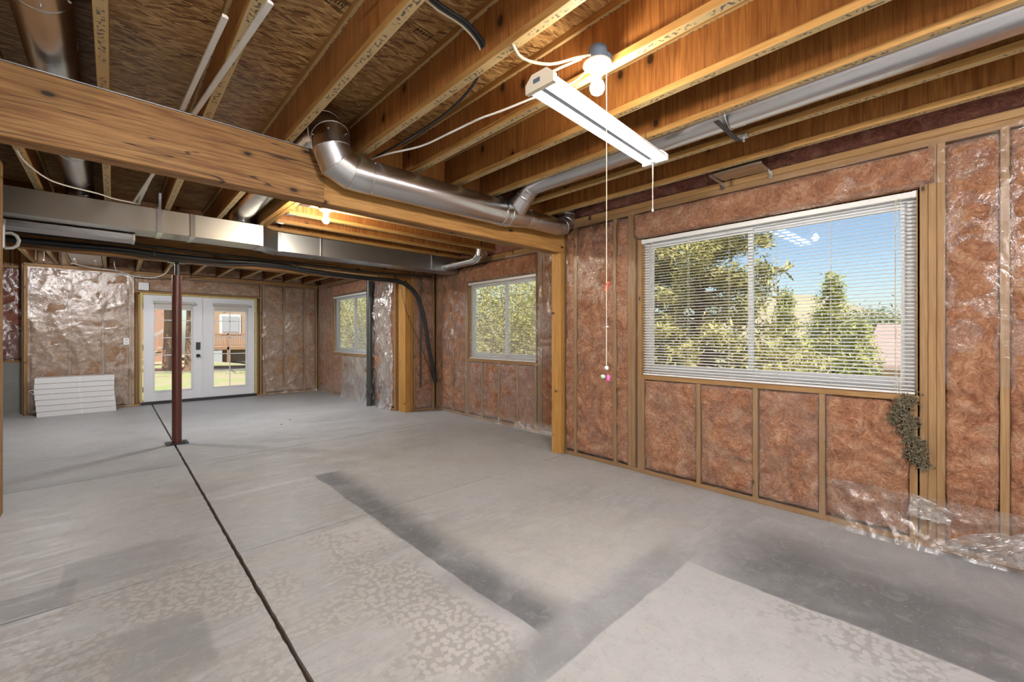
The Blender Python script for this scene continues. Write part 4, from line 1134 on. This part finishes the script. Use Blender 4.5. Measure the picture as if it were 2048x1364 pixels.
# ---- lamps
def bulb_lamp(x, y, zc, label, string=0.0, charms=False, box=True, glow='bulb', group='bare bulb ceiling lamps'):
    r = thing('bulb_lamp', (x, y, zc), label, 'lamp', group)
    if box:
        obj('junction_box', MB().cyl((x + .005, y, zc + .002), (x + .005, y, zc + .075), 0.047, 0.043, seg=20), 'bluebox', r)
        obj('box_bracket', MB().box(x + .03, x + .066, y - .035, y + .035, zc + .02, zc + .06), 'bluebox', r)
    h = obj('lamp_holder', MB().lathe([(0.0, 0.0), (0.066, 0.0), (0.068, -0.008), (0.050, -0.016), (0.034, -0.022), (0.028, -0.038), (0.022, -0.062), (0.0, -0.062)], 28, (x, y, zc)), 'beige', r)
    obj('outlet_slot', MB().cyl((x - .035, y - .02, zc - .0165), (x - .035, y - .02, zc - .0105), 0.012, seg=12), 'cardboard', h)
    b = [(0.0, -0.146), (0.014, -0.144), (0.027, -0.135), (0.034, -0.119), (0.034, -0.106), (0.028, -0.090), (0.018, -0.078), (0.014, -0.066), (0.0, -0.060)]
    obj('bulb', MB().lathe(b, 24, (x, y, zc)), glow, r)
    if string:
        sx, sy = x - .004, y - .055
        st = obj('pull_string', MB().tube([(sx, sy, zc - .02), (sx, sy, zc - .3), (sx - .002, sy, zc - string)], 0.0022, 6), 'string', r)
        if charms:
            zz = zc - string
            ringp = [(sx + .013 * math.cos(a) , sy - .013 * math.sin(a), 1.575 + .02 * math.sin(a)) for a in np.linspace(0, 2 * math.pi, 17)]
            obj('red_ring', MB().tube(ringp, 0.0028, 6, caps=False), 'red', st)
            obj('knot', MB().box(sx - .004, sx + .012, sy - .003, sy + .003, 1.388, 1.394), 'white', st)
            obj('white_bead', MB().lathe([(0, .010), (.009, .006), (.009, -.006), (0, -.010)], 10, (sx, sy, zz)), 'white', st)
            obj('mint_charm', MB().lathe([(0, .010), (.010, .005), (.011, -.004), (0, -.010)], 10, (sx - .012, sy + .012, zz - .040)), 'mint', st)
            obj('pink_charm', MB().lathe([(0, .016), (.010, .010), (.012, -.006), (.006, -.016), (0, -.018)], 10, (sx + .004, sy - .004, zz - .045)), 'pink', st)
        else:
            obj('string_end', MB().lathe([(0, .010), (.006, .004), (.007, -.008), (0, -.012)], 8, (sx - .002, sy, zc - string)), 'white', st)
    return r
bulb_lamp(1.665, 1.172, 2.635, 'lit bare bulb on a blue box with a long charm-hung pull string', 1.435, True)
bulb_lamp(1.585, 4.44, 2.640, 'lit bare bulb lamp between the two beams, left of the bay window', 0, False, glow='bulb_mid')
bulb_lamp(-0.66, 8.45, 2.665, 'bare bulb lamp beyond the far beam at left, only its white pull string in view', 0.31, False, glow='bulb_far')
dl = thing('fill_disc_light', (2.0, 7.55, 2.55), 'added round fill light, hidden behind the far beam', 'lamp')  # fill light added out of view to brighten the far bay
obj('light_pan', MB().lathe([(0, .030), (.17, .030), (.175, .0), (.165, .0)], 36, (1.98, 7.55, 2.553)), 'white', dl)
obj('light_disc', MB().lathe([(.165, .0), (.12, -.012), (0, -.016)], 36, (1.98, 7.55, 2.553)), 'disc', dl)
bulb_lamp(0.33, -1.10, 2.635, 'added fill bulb, unseen behind the camera', 0, False, glow='bulb_fill')  # fill lamp added out of view to even out the room's brightness

sl = thing('shop_light', (2.015, 1.345, 2.50), 'lit white twin-tube shop light hanging under the joists, with a short pull string', 'lamp')
RL = Matrix.Translation((2.015, 1.345, 2.0)) @ Matrix.Rotation(math.radians(2.6), 4, 'Z')
hw, hl = 0.070, 0.585
prof = [(-hw, 2.505), (-hw - .012, 2.500), (-hw - .006, 2.522), (-.032, 2.556), (.032, 2.556), (hw + .006, 2.522), (hw + .012, 2.500), (hw, 2.505), (.030, 2.540), (-.030, 2.540)]
obj('hood', MB().prism([(-hl, y, z - 2.0) for y, z in prof], (2 * hl, 0, 0)), 'white', sl, RL)
for s_ in (-1, 1):
    obj('light_tube', MB().tube([(-hl + .03, s_ * .040, .505), (hl - .03, s_ * .040, .505)], 0.021, 16), 'tube', sl, RL)
for s_ in (-1, 1):
    e = obj('end_cap', MB().prism([(s_ * hl - .012, y, z) for y, z in ((-.084, .484), (.084, .484), (.084, .525), (.045, .562), (-.045, .562), (-.084, .525))], (.024, 0, 0)), 'beige' if s_ < 0 else 'white', sl, RL)
    if s_ < 0: obj('rating_label', MB().box(-hl - .0135, -hl - .0120, -.005, .035, .515, .535), 'bluebox', e, RL)
obj('centre_channel', MB().box(-hl + .02, hl - .02, -.013, .013, .490, .545), 'steel_dark', sl, RL)
obj('pull_switch', MB().box(hl - .05, hl - .02, -.014, .014, .480, .512), 'white', sl, RL)
st = obj('pull_string', MB().tube([(hl - .035, 0, .482), (hl - .035, 0, .175)], 0.002, 6), 'string', sl, RL)
obj('string_end', MB().lathe([(0, .012), (.006, .004), (.007, -.008), (0, -.012)], 8, (hl - .035, 0, .170)), 'white', st, RL)
for xx in (-.45, .45):
    obj('hanging_chain', MB().tube([(xx, 0, .556), (xx, 0, .66)], 0.003, 6), 'galv', sl, RL)

# ---- ceiling wiring in the near bay
for k, (o, rr) in enumerate(((0, .0075), (.016, .0075), (.032, .006))):
    cable('cable', [(0.78, 1.45 + o, 2.80), (1.00, 1.55 + o, 2.80), (1.18, 1.55 + o, 2.79), (1.30, 1.575 + o, 2.765), (1.335, 1.60 + o, 2.725)], rr, 'black' if k < 2 else 'cable',
          ['upper black cable running through the joist near the top of the picture', 'lower black cable running through the joist near the top of the picture', 'cream cable beside the two black ceiling cables'][k], 'cables through the near joists')
cable('cable', [(1.335, 1.62, 2.70), (1.40, 1.78, 2.69), (1.455, 2.07, 2.69), (1.475, 2.50, 2.695), (1.44, 3.06, 2.70)], 0.0075, 'black', 'black cable slanting from the joist down to the blocking above the round duct', 'cables through the near joists')
cable('cable', [(1.74, 1.42, 2.675), (1.70, 1.65, 2.675), (1.655, 1.85, 2.668), (1.62, 2.0, 2.668), (1.585, 2.25, 2.66), (1.55, 2.55, 2.66), (1.45, 2.83, 2.665), (1.40, 3.10, 2.68)], 0.0065, 'cable_w', 'pale flat cable stapled along the joist to the round duct', 'cables through the near joists')
cable('cable', [(1.30, 1.372, 2.665), (1.36, 1.365, 2.615), (1.47, 1.295, 2.605), (1.56, 1.21, 2.635), (1.645, 1.18, 2.67)], 0.0065, 'cable', 'cream cable drooping from the joist to the blue lamp box', None)
cable('cable', [(1.58, 1.20, 2.635), (1.52, 1.26, 2.60), (1.49, 1.31, 2.585), (1.47, 1.34, 2.60)], 0.0055, 'cable', 'short cream cable above the end of the shop light', None)
cable('cable', [(1.47, 1.325, 2.545), (1.50, 1.29, 2.51), (1.56, 1.235, 2.53), (1.61, 1.18, 2.59), (1.632, 1.152, 2.617)], 0.0045, 'cable_w', 'white plug cord from the shop light to the lamp holder', None)

# ---- white trim sticks lying over the beam
def stick(a, b, label):
    a, b = Vector(a), Vector(b); L = (b - a); l = L.length; L.normalize(); W_ = L.cross(Vector((0, 0, 1))).normalized(); D_ = W_.cross(L)
    m = MB().prism([(0, -.011, -.006), (0, .011, -.006), (0, .011, .002), (0, .004, .007), (0, -.011, .007)], (l, 0, 0))
    mw = Matrix(((L.x, W_.x, D_.x, a.x), (L.y, W_.y, D_.y, a.y), (L.z, W_.z, D_.z, a.z), (0, 0, 0, 1)))
    return tag(obj('trim_stick', m, 'trim', None, mw), label, 'trim', 'white trim sticks over the near beam')
stick((0.447, 1.84, 2.648), (0.145, 5.68, 2.668), 'longer white moulding stick lying over the near beam')
stick((0.337, 2.07, 2.662), (0.185, 5.68, 2.668), 'shorter white moulding stick lying over the near beam')

# ---- left partition details
eb = thing('electrical_box', (-0.60, 5.0, 2.0), 'galvanized electrical box on the stud at the left edge, with grey conduit', 'box')
obj('box_body', MB().box(-0.66, -0.597, 4.997, 5.045, 2.02, 2.24), 'galv', eb)
obj('conduit_bend', MB().tube([(-0.60, 5.02, 2.135), (-0.565, 5.02, 2.140), (-0.540, 5.02, 2.122), (-0.528, 5.02, 2.090), (-0.536, 5.02, 2.050), (-0.56, 5.02, 2.026), (-0.60, 5.02, 2.018)], 0.011, 12), 'conduit', eb)
cable('cable', [(-0.50, 4.55, 2.68), (-0.46, 4.60, 2.60), (-0.36, 4.70, 2.53), (-0.26, 4.85, 2.535), (-0.10, 5.2, 2.60), (0.02, 5.5, 2.645), (0.20, 5.63, 2.668)], 0.006, 'cable_w', 'white cable drooping below the near beam toward the trunk duct', None)

# ---- wiring near the back wall
cable('cable', [(0.02, 9.9, 2.62), (0.05, 10.3, 2.52), (0.20, 10.55, 2.47), (0.42, 10.6, 2.455), (0.62, 10.55, 2.47), (0.75, 10.2, 2.55), (0.74, 9.7, 2.62)], 0.008, 'cable_w', 'white cable looping below the joists left of the double door', None)
cable('cable', [(-0.50, 10.2, 2.56), (-0.25, 10.5, 2.545), (0.0, 10.6, 2.54), (0.20, 10.62, 2.50), (0.30, 10.66, 2.44)], 0.006, 'cable_w', 'thin white cable by the back wall insulation', None)
bd = thing('flat_duct', (-0.30, 9.9, 2.56), 'short grey flat duct between the joists by the back wall', 'duct')
obj('duct_body', MB().box(-0.50, -0.13, 9.0, 10.62, 2.60, 2.80), 'galv_dull', bd)
for x in (-0.46, -0.22): obj('duct_clip', MB().box(x, x + .02, 9.9, 10.5, 2.592, 2.600), 'galv', bd)

vb = thing('wall_vent_box', (0.435, 10.78, 2.20), 'small white slotted box on the wall above the double door', 'box')
obj('box_body', MB().box(0.362, 0.510, 10.755, 10.790, 2.225, 2.365), 'white', vb)
for k in range(4): obj('slot', MB().box(0.375, 0.497, 10.751, 10.756, 2.245 + k * .030, 2.253 + k * .030), 'ac', vb)
ob = thing('outlet_box', (0.19, 10.78, 1.17), 'white outlet cover on the stud left of the double door', 'outlet')
obj('cover_plate', MB().box(0.150, 0.230, 10.775, 10.792, 1.175, 1.305), 'white', ob)
for z in (1.21, 1.265): obj('socket', MB().box(0.175, 0.205, 10.772, 10.776, z - .014, z + .014), 'ac', ob)

# ---- stack of flat white cartons
cw, cd = 0.955, 0.30
rows = ['bottom', 'second', 'third', 'fourth', 'fifth', 'sixth', 'topmost']
z = 0.001
for k in range(7):
    h = (0.088, 0.098, 0.094, 0.094, 0.088, 0.090, 0.098)[k]
    off = (0.018, 0.012, 0.004, -0.004, -0.010, -0.008, -0.004)[k]
    x0 = -0.925 + off; y0 = 10.40 + (0.004, 0.0, 0.003, -0.002, 0.002, -0.003, 0.0)[k]
    cb = thing('carton', (x0 + cw / 2, y0 + cd / 2, z), 'flat white carton, %s of the stack left of the double door' % rows[k], 'box', 'stacked flat white cartons')
    obj('carton_body', MB().box(x0, x0 + cw, y0, y0 + cd, z, z + h - .006), 'carton', cb)
    obj('tape_seam', MB().box(x0 + cw * .535, x0 + cw * .56, y0 - .0012, y0, z + .012, z + h - .012), 'white', cb)
    if k == 4:
        obj('open_flap', MB().prism([(x0 - .001, y0, z + .006), (x0 - .062, y0 + .02, z + .060), (x0 - .060, y0 + .02, z + .064), (x0 - .001, y0, z + .014)], (0, .12, 0)), 'carton', cb)
        obj('open_flap', MB().prism([(x0 - .001, y0, z + .076), (x0 - .062, y0 + .02, z + .064), (x0 - .060, y0 + .02, z + .068), (x0 - .001, y0, z + .084)], (0, .12, 0)), 'carton', cb)
        obj('opening_shade', MB().box(x0 - .003, x0 - .0008, y0 + .01, y0 + cd - .01, z + .016, z + .074), 'card_in', cb)  # dark panel on the solid carton end, painting the shade of its inside
    z += h

# ---- grey lint hanging below the window corner
def clump(name, pts, n, r, mat, label, cat):
    rs = np.random.RandomState(5); m = MB(); pts = np.array(pts)
    for i in range(n):
        k = rs.randint(len(pts) - 1); t_ = rs.rand(); c_ = pts[k] * (1 - t_) + pts[k + 1] * t_ + rs.randn(3) * np.array([.012, r, r])
        d_ = rs.randn(3); d_ /= np.linalg.norm(d_); e_ = np.cross(d_, rs.randn(3)); e_ /= np.linalg.norm(e_)
        L_ = rs.uniform(.012, .034); w_ = rs.uniform(.002, .006); mid = c_ + e_ * L_ * .25
        m.tube([c_ - d_ * L_ / 2, mid, c_ + d_ * L_ / 2], [w_ * .5, w_, w_ * .4], 5, False)
    o = obj(name, m, mat); o['kind'] = 'stuff'
    return tag(o, label, cat)
clump('lint_clump', [(3.742, .20, .94), (3.738, .25, .90), (3.742, .29, .80), (3.738, .20, .80), (3.735, .235, .72), (3.735, .16, .64), (3.735, .20, .58), (3.735, .145, .53)], 1500, .020, 'lint', 'matted grey lint caught below the right corner of the big window', 'lint')
# paper scraps and specks on the floor
for (x, y), lab in (((2.05, 7.35), 'tiny dark chip on the floor near the drain pipe'), ((1.85, 7.05), 'small dark sliver on the floor beyond the red column')):
    tag(obj('floor_chip', MB().prism([(x, y, .0005), (x + .03, y + .004, .0005), (x + .022, y + .018, .0005)], (0, 0, .006)), 'dark'), lab, 'debris')

# ================================================================== OUTSIDE
def terrain_z(X, Y):
    e = np.clip((X - 4.4) / 6, 0, 1); e = e * e * (3 - 2 * e)
    zn = -0.13 - 0.014 * np.clip(Y - 11, 0, 60)
    ze = -1.1 - 0.05 * np.clip(X - 5, 0, 40) + 0.13 * np.clip(Y - 6, 0, 10) * np.clip((30 - Y) / 8, 0, 1)
    return zn * (1 - e) + ze * e + 0.10 * (fbm(X * .35, Y * .35, 5) - .5) * np.clip((np.hypot(X - 2, Y - 5) - 8) / 6, 0, 1)
gx = np.concatenate([np.linspace(-60, -4, 20), np.linspace(-3.4, 40, 90), np.linspace(42, 200, 30)])
gy = np.concatenate([np.linspace(-80, -3, 24), np.linspace(-2.3, 11.0, 28), np.linspace(11.4, 60, 90)])
GX, GY = np.meshgrid(gx, gy, indexing='ij')
GZ = terrain_z(GX, GY)
cxm = (gx[:-1] + gx[1:]) / 2; cym = (gy[:-1] + gy[1:]) / 2
CX_, CY_ = np.meshgrid(cxm, cym, indexing='ij')
keep = ~((CX_ > -3.5) & (CX_ < 4.45) & (CY_ > -2.6) & (CY_ < 10.95))
ground = obj('ground', grid_mesh('ground', len(gx), len(gy), np.stack([GX, GY, GZ], -1).reshape(-1, 3), 'grass', keep), None)
tag(ground, kind='structure')
def tz(x, y): return float(terrain_z(np.array(float(x)), np.array(float(y))))

def tufts(rs, centers, size, n_each, spread, droop=0.2):
    """needle tufts: small elongated rhombs scattered around the given centres"""
    C_ = np.repeat(np.asarray(centers), n_each, 0); n = len(C_)
    C_ = C_ + rs.randn(n, 3) * spread
    d = rs.randn(n, 3); d[:, 2] = d[:, 2] * .7 + droop; d /= np.linalg.norm(d, axis=1, keepdims=True)
    e = np.cross(d, rs.randn(n, 3)); e /= np.linalg.norm(e, axis=1, keepdims=True)
    L = size * rs.uniform(.6, 1.3, (n, 1)); w_ = L * rs.uniform(.14, .26, (n, 1))
    v = np.stack([C_ - d * L, C_ + e * w_, C_ + d * L, C_ - e * w_], 1).reshape(-1, 3)
    return v
def quads_obj(name, v, mat, parent):
    n = len(v) // 4; me = bpy.data.meshes.new(name)
    me.vertices.add(len(v)); me.vertices.foreach_set('co', v.astype(np.float32).ravel())
    me.loops.add(len(v)); me.loops.foreach_set('vertex_index', np.arange(len(v), dtype=np.int32))
    me.polygons.add(n); me.polygons.foreach_set('loop_start', np.arange(0, len(v), 4, dtype=np.int32))
    me.update(); me.validate(); me.materials.append(M[mat])
    o = obj(name, me, None, parent); o['kind'] = 'stuff'
    return o
def conifer(x, y, h, rad, n, label, mat='needle', z=None, base=0.12, size=0.16, group='trees outside the windows', seed=1, per=22, shape=0.9, trunk=None):
    z0 = tz(x, y) if z is None else z
    r = thing('conifer_tree', (x, y, z0), label, 'tree', group)
    rs = np.random.RandomState(seed)
    tr = trunk or 0.02 * h
    obj('trunk', MB().tube([(x, y, z0 - .1), (x + .05, y, z0 + h * .5), (x, y, z0 + h * .96)], [tr, tr * .6, tr * .12], 10), 'bark', r)
    cs = []
    br = MB()
    for i in range(n):
        f = base + (1 - base) * (i + rs.rand()) / n
        rr = rad * (1 - f) ** shape * rs.uniform(.55, 1.1) + .05
        th = rs.uniform(0, 2 * math.pi); zz = z0 + h * f
        a = np.array([x, y, zz]); b = np.array([x + rr * math.cos(th), y + rr * math.sin(th), zz + rr * rs.uniform(-.25, .25)])
        br.tube([a, (a + b) / 2 + np.array([0, 0, -.03 * rr]), b], [tr * .18, tr * .12, tr * .04], 4, False)
        for t_ in np.linspace(.35, 1.0, max(2, int(rr / .28) + 1)): cs.append(a + (b - a) * t_)
    obj('branches', br, 'bark', r)
    quads_obj('foliage', tufts(rs, cs, size, per, size * .95), mat, r)
    return r
def shrub(x, y, h, rad, n, label, mat='leaf', z=None, seed=1, size=0.07, group='shrubs outside the windows'):
    z0 = tz(x, y) if z is None else z
    r = thing('leafy_shrub', (x, y, z0), label, 'shrub', group)
    rs = np.random.RandomState(seed); cs = []; st = MB()
    for i in range(n):
        d = rs.randn(3); d /= np.linalg.norm(d); q_ = rs.rand() ** .4
        c_ = np.array([x + d[0] * rad * q_, y + d[1] * rad * q_, z0 + h * .55 + d[2] * h * .45 * q_]); cs.append(c_)
        if i % 4 == 0: st.tube([(x, y, z0), tuple((c_ + np.array([x, y, z0])) / 2 + rs.randn(3) * .06), tuple(c_)], [.018, .012, .004], 4, False)
    obj('stems', st, 'bark', r)
    quads_obj('foliage', tufts(rs, cs, size, 40, size * 2.4), mat, r)
    return r
# through the big window
conifer(9.6, 4.0, 9.5, 2.6, 210, 'large pine filling the left half of the big window', seed=3, base=0.05, size=0.095, per=34, shape=0.55, trunk=.16)
conifer(12.6, 3.05, 3.9, 1.2, 90, 'pointed juniper right of the large pine', 'needle2', seed=8, base=.04, size=.085, per=30)
conifer(12.9, 2.15, 4.3, 1.1, 90, 'pointed juniper second from the large pine', 'needle2', seed=9, base=.04, size=.085, per=30)
conifer(12.6, 1.55, 3.1, 1.0, 80, 'lower juniper beside the driveway', 'needle2', seed=10, base=.04, size=.085, per=30)
conifer(10.5, 6.0, 8.0, 2.6, 110, 'broad pine behind the window blinds, left of the large pine', seed=12, base=0.05, size=.11, per=26, shape=.6)
# through the bay and far windows
for i, (x, y, h, rd, lab) in enumerate(((7.0, 7.3, 3.6, 1.2, 'yellow-green shrub outside the middle window, nearest the glass'), (8.4, 8.9, 4.2, 1.6, 'taller yellow-green shrub outside the middle window'), (9.5, 7.6, 4.4, 1.5, 'loose shrub at the right of the middle window view'),
                                 (6.2, 13.2, 3.8, 1.4, 'shrub outside the farthest window, nearest the glass'), (7.6, 16.0, 4.6, 1.9, 'tall shrub behind the farthest window'), (6.6, 18.8, 5.0, 2.0, 'background shrub behind the farthest window'), (10.8, 11.4, 5.4, 2.2, 'large shrub up the slope behind the middle window'))):
    shrub(x, y, h, rd, 230, lab, seed=30 + i, size=.055)
def rock(x, y, s, label, z=None):
    rs = random.Random(int(x * 97)); z0 = (tz(x, y) if z is None else z)
    bm = bmesh.new(); bmesh.ops.create_icosphere(bm, subdivisions=2, radius=s)
    for v in bm.verts: v.co *= 1 + rs.uniform(-.18, .18); v.co.z *= .7
    me = bpy.data.meshes.new('boulder'); bm.to_mesh(me); bm.free()
    o = obj('boulder', me, 'rock', None, Matrix.Translation((x, y, z0 + s * .35)))
    return tag(o, label, 'rock', 'boulders outside the middle window')
rock(6.2, 6.3, .62, 'pale boulder low in the right of the middle window view'); rock(7.5, 6.9, .75, 'larger pale boulder in the middle window view'); rock(6.9, 8.4, .55, 'pale boulder low in the left of the middle window view')

# neighbour's roof, driveway and hill
nb = thing('neighbour_house', (27, -0.5, -2.6), 'low house with a clay-coloured roof at the right of the big window view', 'house')
obj('wall', MB().box(23.5, 33, -4.2, 2.2, -2.8, 0.1), 'house_tan', nb)
obj('roof', MB().prism([(22.8, -4.8, 0.0), (28.2, -4.8, 1.75), (33.6, -4.8, 0.0), (33.6, -4.8, 0.12), (28.2, -4.8, 1.9), (22.8, -4.8, 0.12)], (0, 7.6, 0)), 'roof_red', nb)
obj('garage_door', MB().box(23.44, 23.5, -2.6, 0.4, -2.6, -0.5), 'white', nb)
tag(obj('driveway', MB().box(15.5, 23.4, -3.2, 1.0, -2.2, -1.55), 'asphalt'), 'pale driveway in front of the clay-roofed house', 'driveway')
hx = np.linspace(130, 420, 40); hy = np.linspace(-160, 170, 50); HX, HY = np.meshgrid(hx, hy, indexing='ij')
HZ = 20 * np.exp(-((HX - 290) / 90) ** 2) * np.exp(-((HY - 66) / 44) ** 2) + 9 * np.exp(-((HX - 300) / 90) ** 2) + 5 * (fbm(HX * .03, HY * .03, 3) - .5) - 4
hill = obj('hill', grid_mesh('hill', 40, 50, np.stack([HX, HY, HZ], -1).reshape(-1, 3), 'hill'), None); tag(hill, kind='structure')
for i, (x, y, h) in enumerate(((48, 4.6, 6.2), (50, 2.2, 5.2), (47, 0.2, 5.6), (52, 6.8, 6.0), (46, -1.7, 6.8), (55, 9.5, 6.5))):
    shrub(x, y, h, 2.0, 130, ['round dark tree on the skyline, nearest the junipers', 'low dark tree on the skyline, second from the junipers', 'dark tree on the skyline, third from the junipers', 'dark skyline tree hidden behind the junipers', 'dark tree at the right edge of the window view', 'farthest dark skyline tree behind the pines'][i],
          'farleaf', z=-2.6, seed=60 + i, size=.22, group='trees on the skyline')

# yard beyond the double door
def trunk_tree(x, y, r, h, label, seed):
    z0 = tz(x, y)
    o = thing('shade_tree', (x, y, z0), label, 'tree', 'trees in the back yard')
    obj('trunk', MB().tube([(x, y, z0 - .1), (x, y, z0 + .25), (x + .05, y, z0 + 2.4), (x - .1, y, z0 + h)], [r * 1.35, r * 1.05, r * .95, r * .4], 16), 'bark', o)
    rs = np.random.RandomState(seed)
    cs = [(x + rs.randn() * 1.6, y + rs.randn() * 1.4, z0 + h * .52 + abs(rs.randn()) * 1.2) for _ in range(240)]
    bm_ = MB()
    for c_ in cs[::8]: bm_.tube([(x, y, z0 + h * .45), c_], [.05, .012], 4, False)
    obj('branches', bm_, 'bark', o)
    quads_obj('foliage', tufts(rs, cs, .17, 20, .28), 'leaf', o)
trunk_tree(1.95, 25.8, 0.24, 6.5, 'slimmer tree trunk seen through the left glazed door', 71)
trunk_tree(2.62, 23.6, 0.30, 6.5, 'thicker tree trunk seen through the left glazed door', 72)
tag(obj('mulch_bed', MB().prism([(-2, 25.6, -.40), (-2, 27.6, -.40), (8.5, 27.6, -.45), (8.5, 25.6, -.45)], (0, 0, .12)), 'mulch'), 'reddish mulch bed around the tree trunks in the yard', 'mulch')
h1 = thing('house', (8.2, 41, -.5), 'tan house with an arched window, seen through the right glazed door', 'house')
obj('wall', MB().box(5.0, 14, 39.2, 46, -.6, 6.5), 'house_tan', h1)
obj('roof', MB().prism([(4.4, 38.6, 6.4), (9.5, 38.6, 9.0), (14.6, 38.6, 6.4)], (0, 8, 0)), 'roof_red', h1)
arch = [(math.cos(a) * .75 + 8.75, 39.15, 3.0 + .75 * math.sin(a)) for a in np.linspace(0, math.pi, 13)]
obj('window_surround', MB().prism(arch + [(8.0, 39.15, 1.5), (9.5, 39.15, 1.5)], (0, .06, 0)), 'white', h1)
obj('window_glass', MB().prism([(math.cos(a) * .5 + 8.75, 39.10, 2.9 + .5 * math.sin(a)) for a in np.linspace(0, math.pi, 13)] + [(8.25, 39.10, 1.6), (9.25, 39.10, 1.6)], (0, .05, 0)), 'ac', h1)
obj('window_surround', MB().box(6.0, 7.4, 39.14, 39.2, 1.5, 3.0), 'white', h1); obj('window_glass', MB().box(6.15, 7.25, 39.09, 39.14, 1.65, 2.85), 'ac', h1)
ck = obj('stone_pier', MB().box(8.35, 9.05, 36.1, 36.8, -.6, 1.6), 'stone', h1)
for k in range(7): obj('stone_course', MB().box(8.30, 9.10, 36.05, 36.85, -.5 + .3 * k, -.28 + .3 * k), 'stone', ck)
dk = thing('deck', (6.4, 37.5, -.5), 'brown raised deck with a baluster railing behind the right glazed door', 'deck')
obj('deck_floor', MB().box(3.9, 8.3, 36.4, 39.1, .32, .52), 'deckwood', dk)
obj('skirt', MB().box(3.95, 8.25, 36.9, 37.0, -.6, .32), 'dark_lattice', dk)
obj('top_rail', MB().box(3.9, 8.3, 36.4, 36.5, 1.40, 1.48), 'deckwood', dk); obj('low_rail', MB().box(3.9, 8.3, 36.42, 36.48, .62, .68), 'deckwood', dk)
bme = MB().box(-.02, .02, -.02, .02, 0, .74).mesh('baluster'); bme.materials.append(M['deckwood'])
for k in range(28): obj('baluster', bme, None, dk, Matrix.Translation((4.0 + k * .152, 36.45, .66)))
for x in (3.95, 6.1, 8.2): obj('post', MB().box(x - .06, x + .06, 36.4, 36.52, -.6, 1.5), 'deckwood', dk)
ac = thing('air_conditioner', (5.1, 36.0, -.5), 'pale grey outdoor air conditioner below the deck', 'air conditioner')
obj('cabinet', MB().box(4.75, 5.55, 35.2, 35.9, -.52, .30), 'ac', ac); obj('top_grille', MB().cyl((5.15, 35.55, .30), (5.15, 35.55, .34), .30, seg=20), 'steel_dark', ac)
h2 = thing('house', (-1, 40, -.5), 'clay-coloured house wall seen through the left glazed door', 'house')
obj('wall', MB().box(-8, 3.0, 38.6, 45, -.6, 6), 'house_pink', h2); obj('roof', MB().prism([(-8.6, 38, 5.9), (-2.5, 38, 8.4), (3.6, 38, 5.9)], (0, 8, 0)), 'roof_red', h2)
stx = thing('outdoor_stair', (1.6, 33.5, -.5), 'wooden outdoor stair with pale handrails behind the left tree trunk', 'stair')
for k in range(6): obj('tread', MB().box(.9 + k * .30, 1.25 + k * .30, 33.2, 34.4, -.42 + k * .24, -.36 + k * .24), 'stone', stx)
for y in (33.2, 34.4):
    obj('stringer', MB().prism([(.8, y, -.55), (1.1, y, -.55), (2.9, y, .90), (2.9, y, 1.15)], (0, .05, 0)), 'deckwood', stx)
    obj('handrail', MB().prism([(.8, y, .55), (.8, y, .70), (2.9, y, 2.15), (2.9, y, 2.0)], (0, .07, 0)), 'stone', stx)
    for k in range(7): obj('baluster', bme, None, stx, Matrix.Translation((.95 + k * .3, y + .02, -.25 + k * .22)))
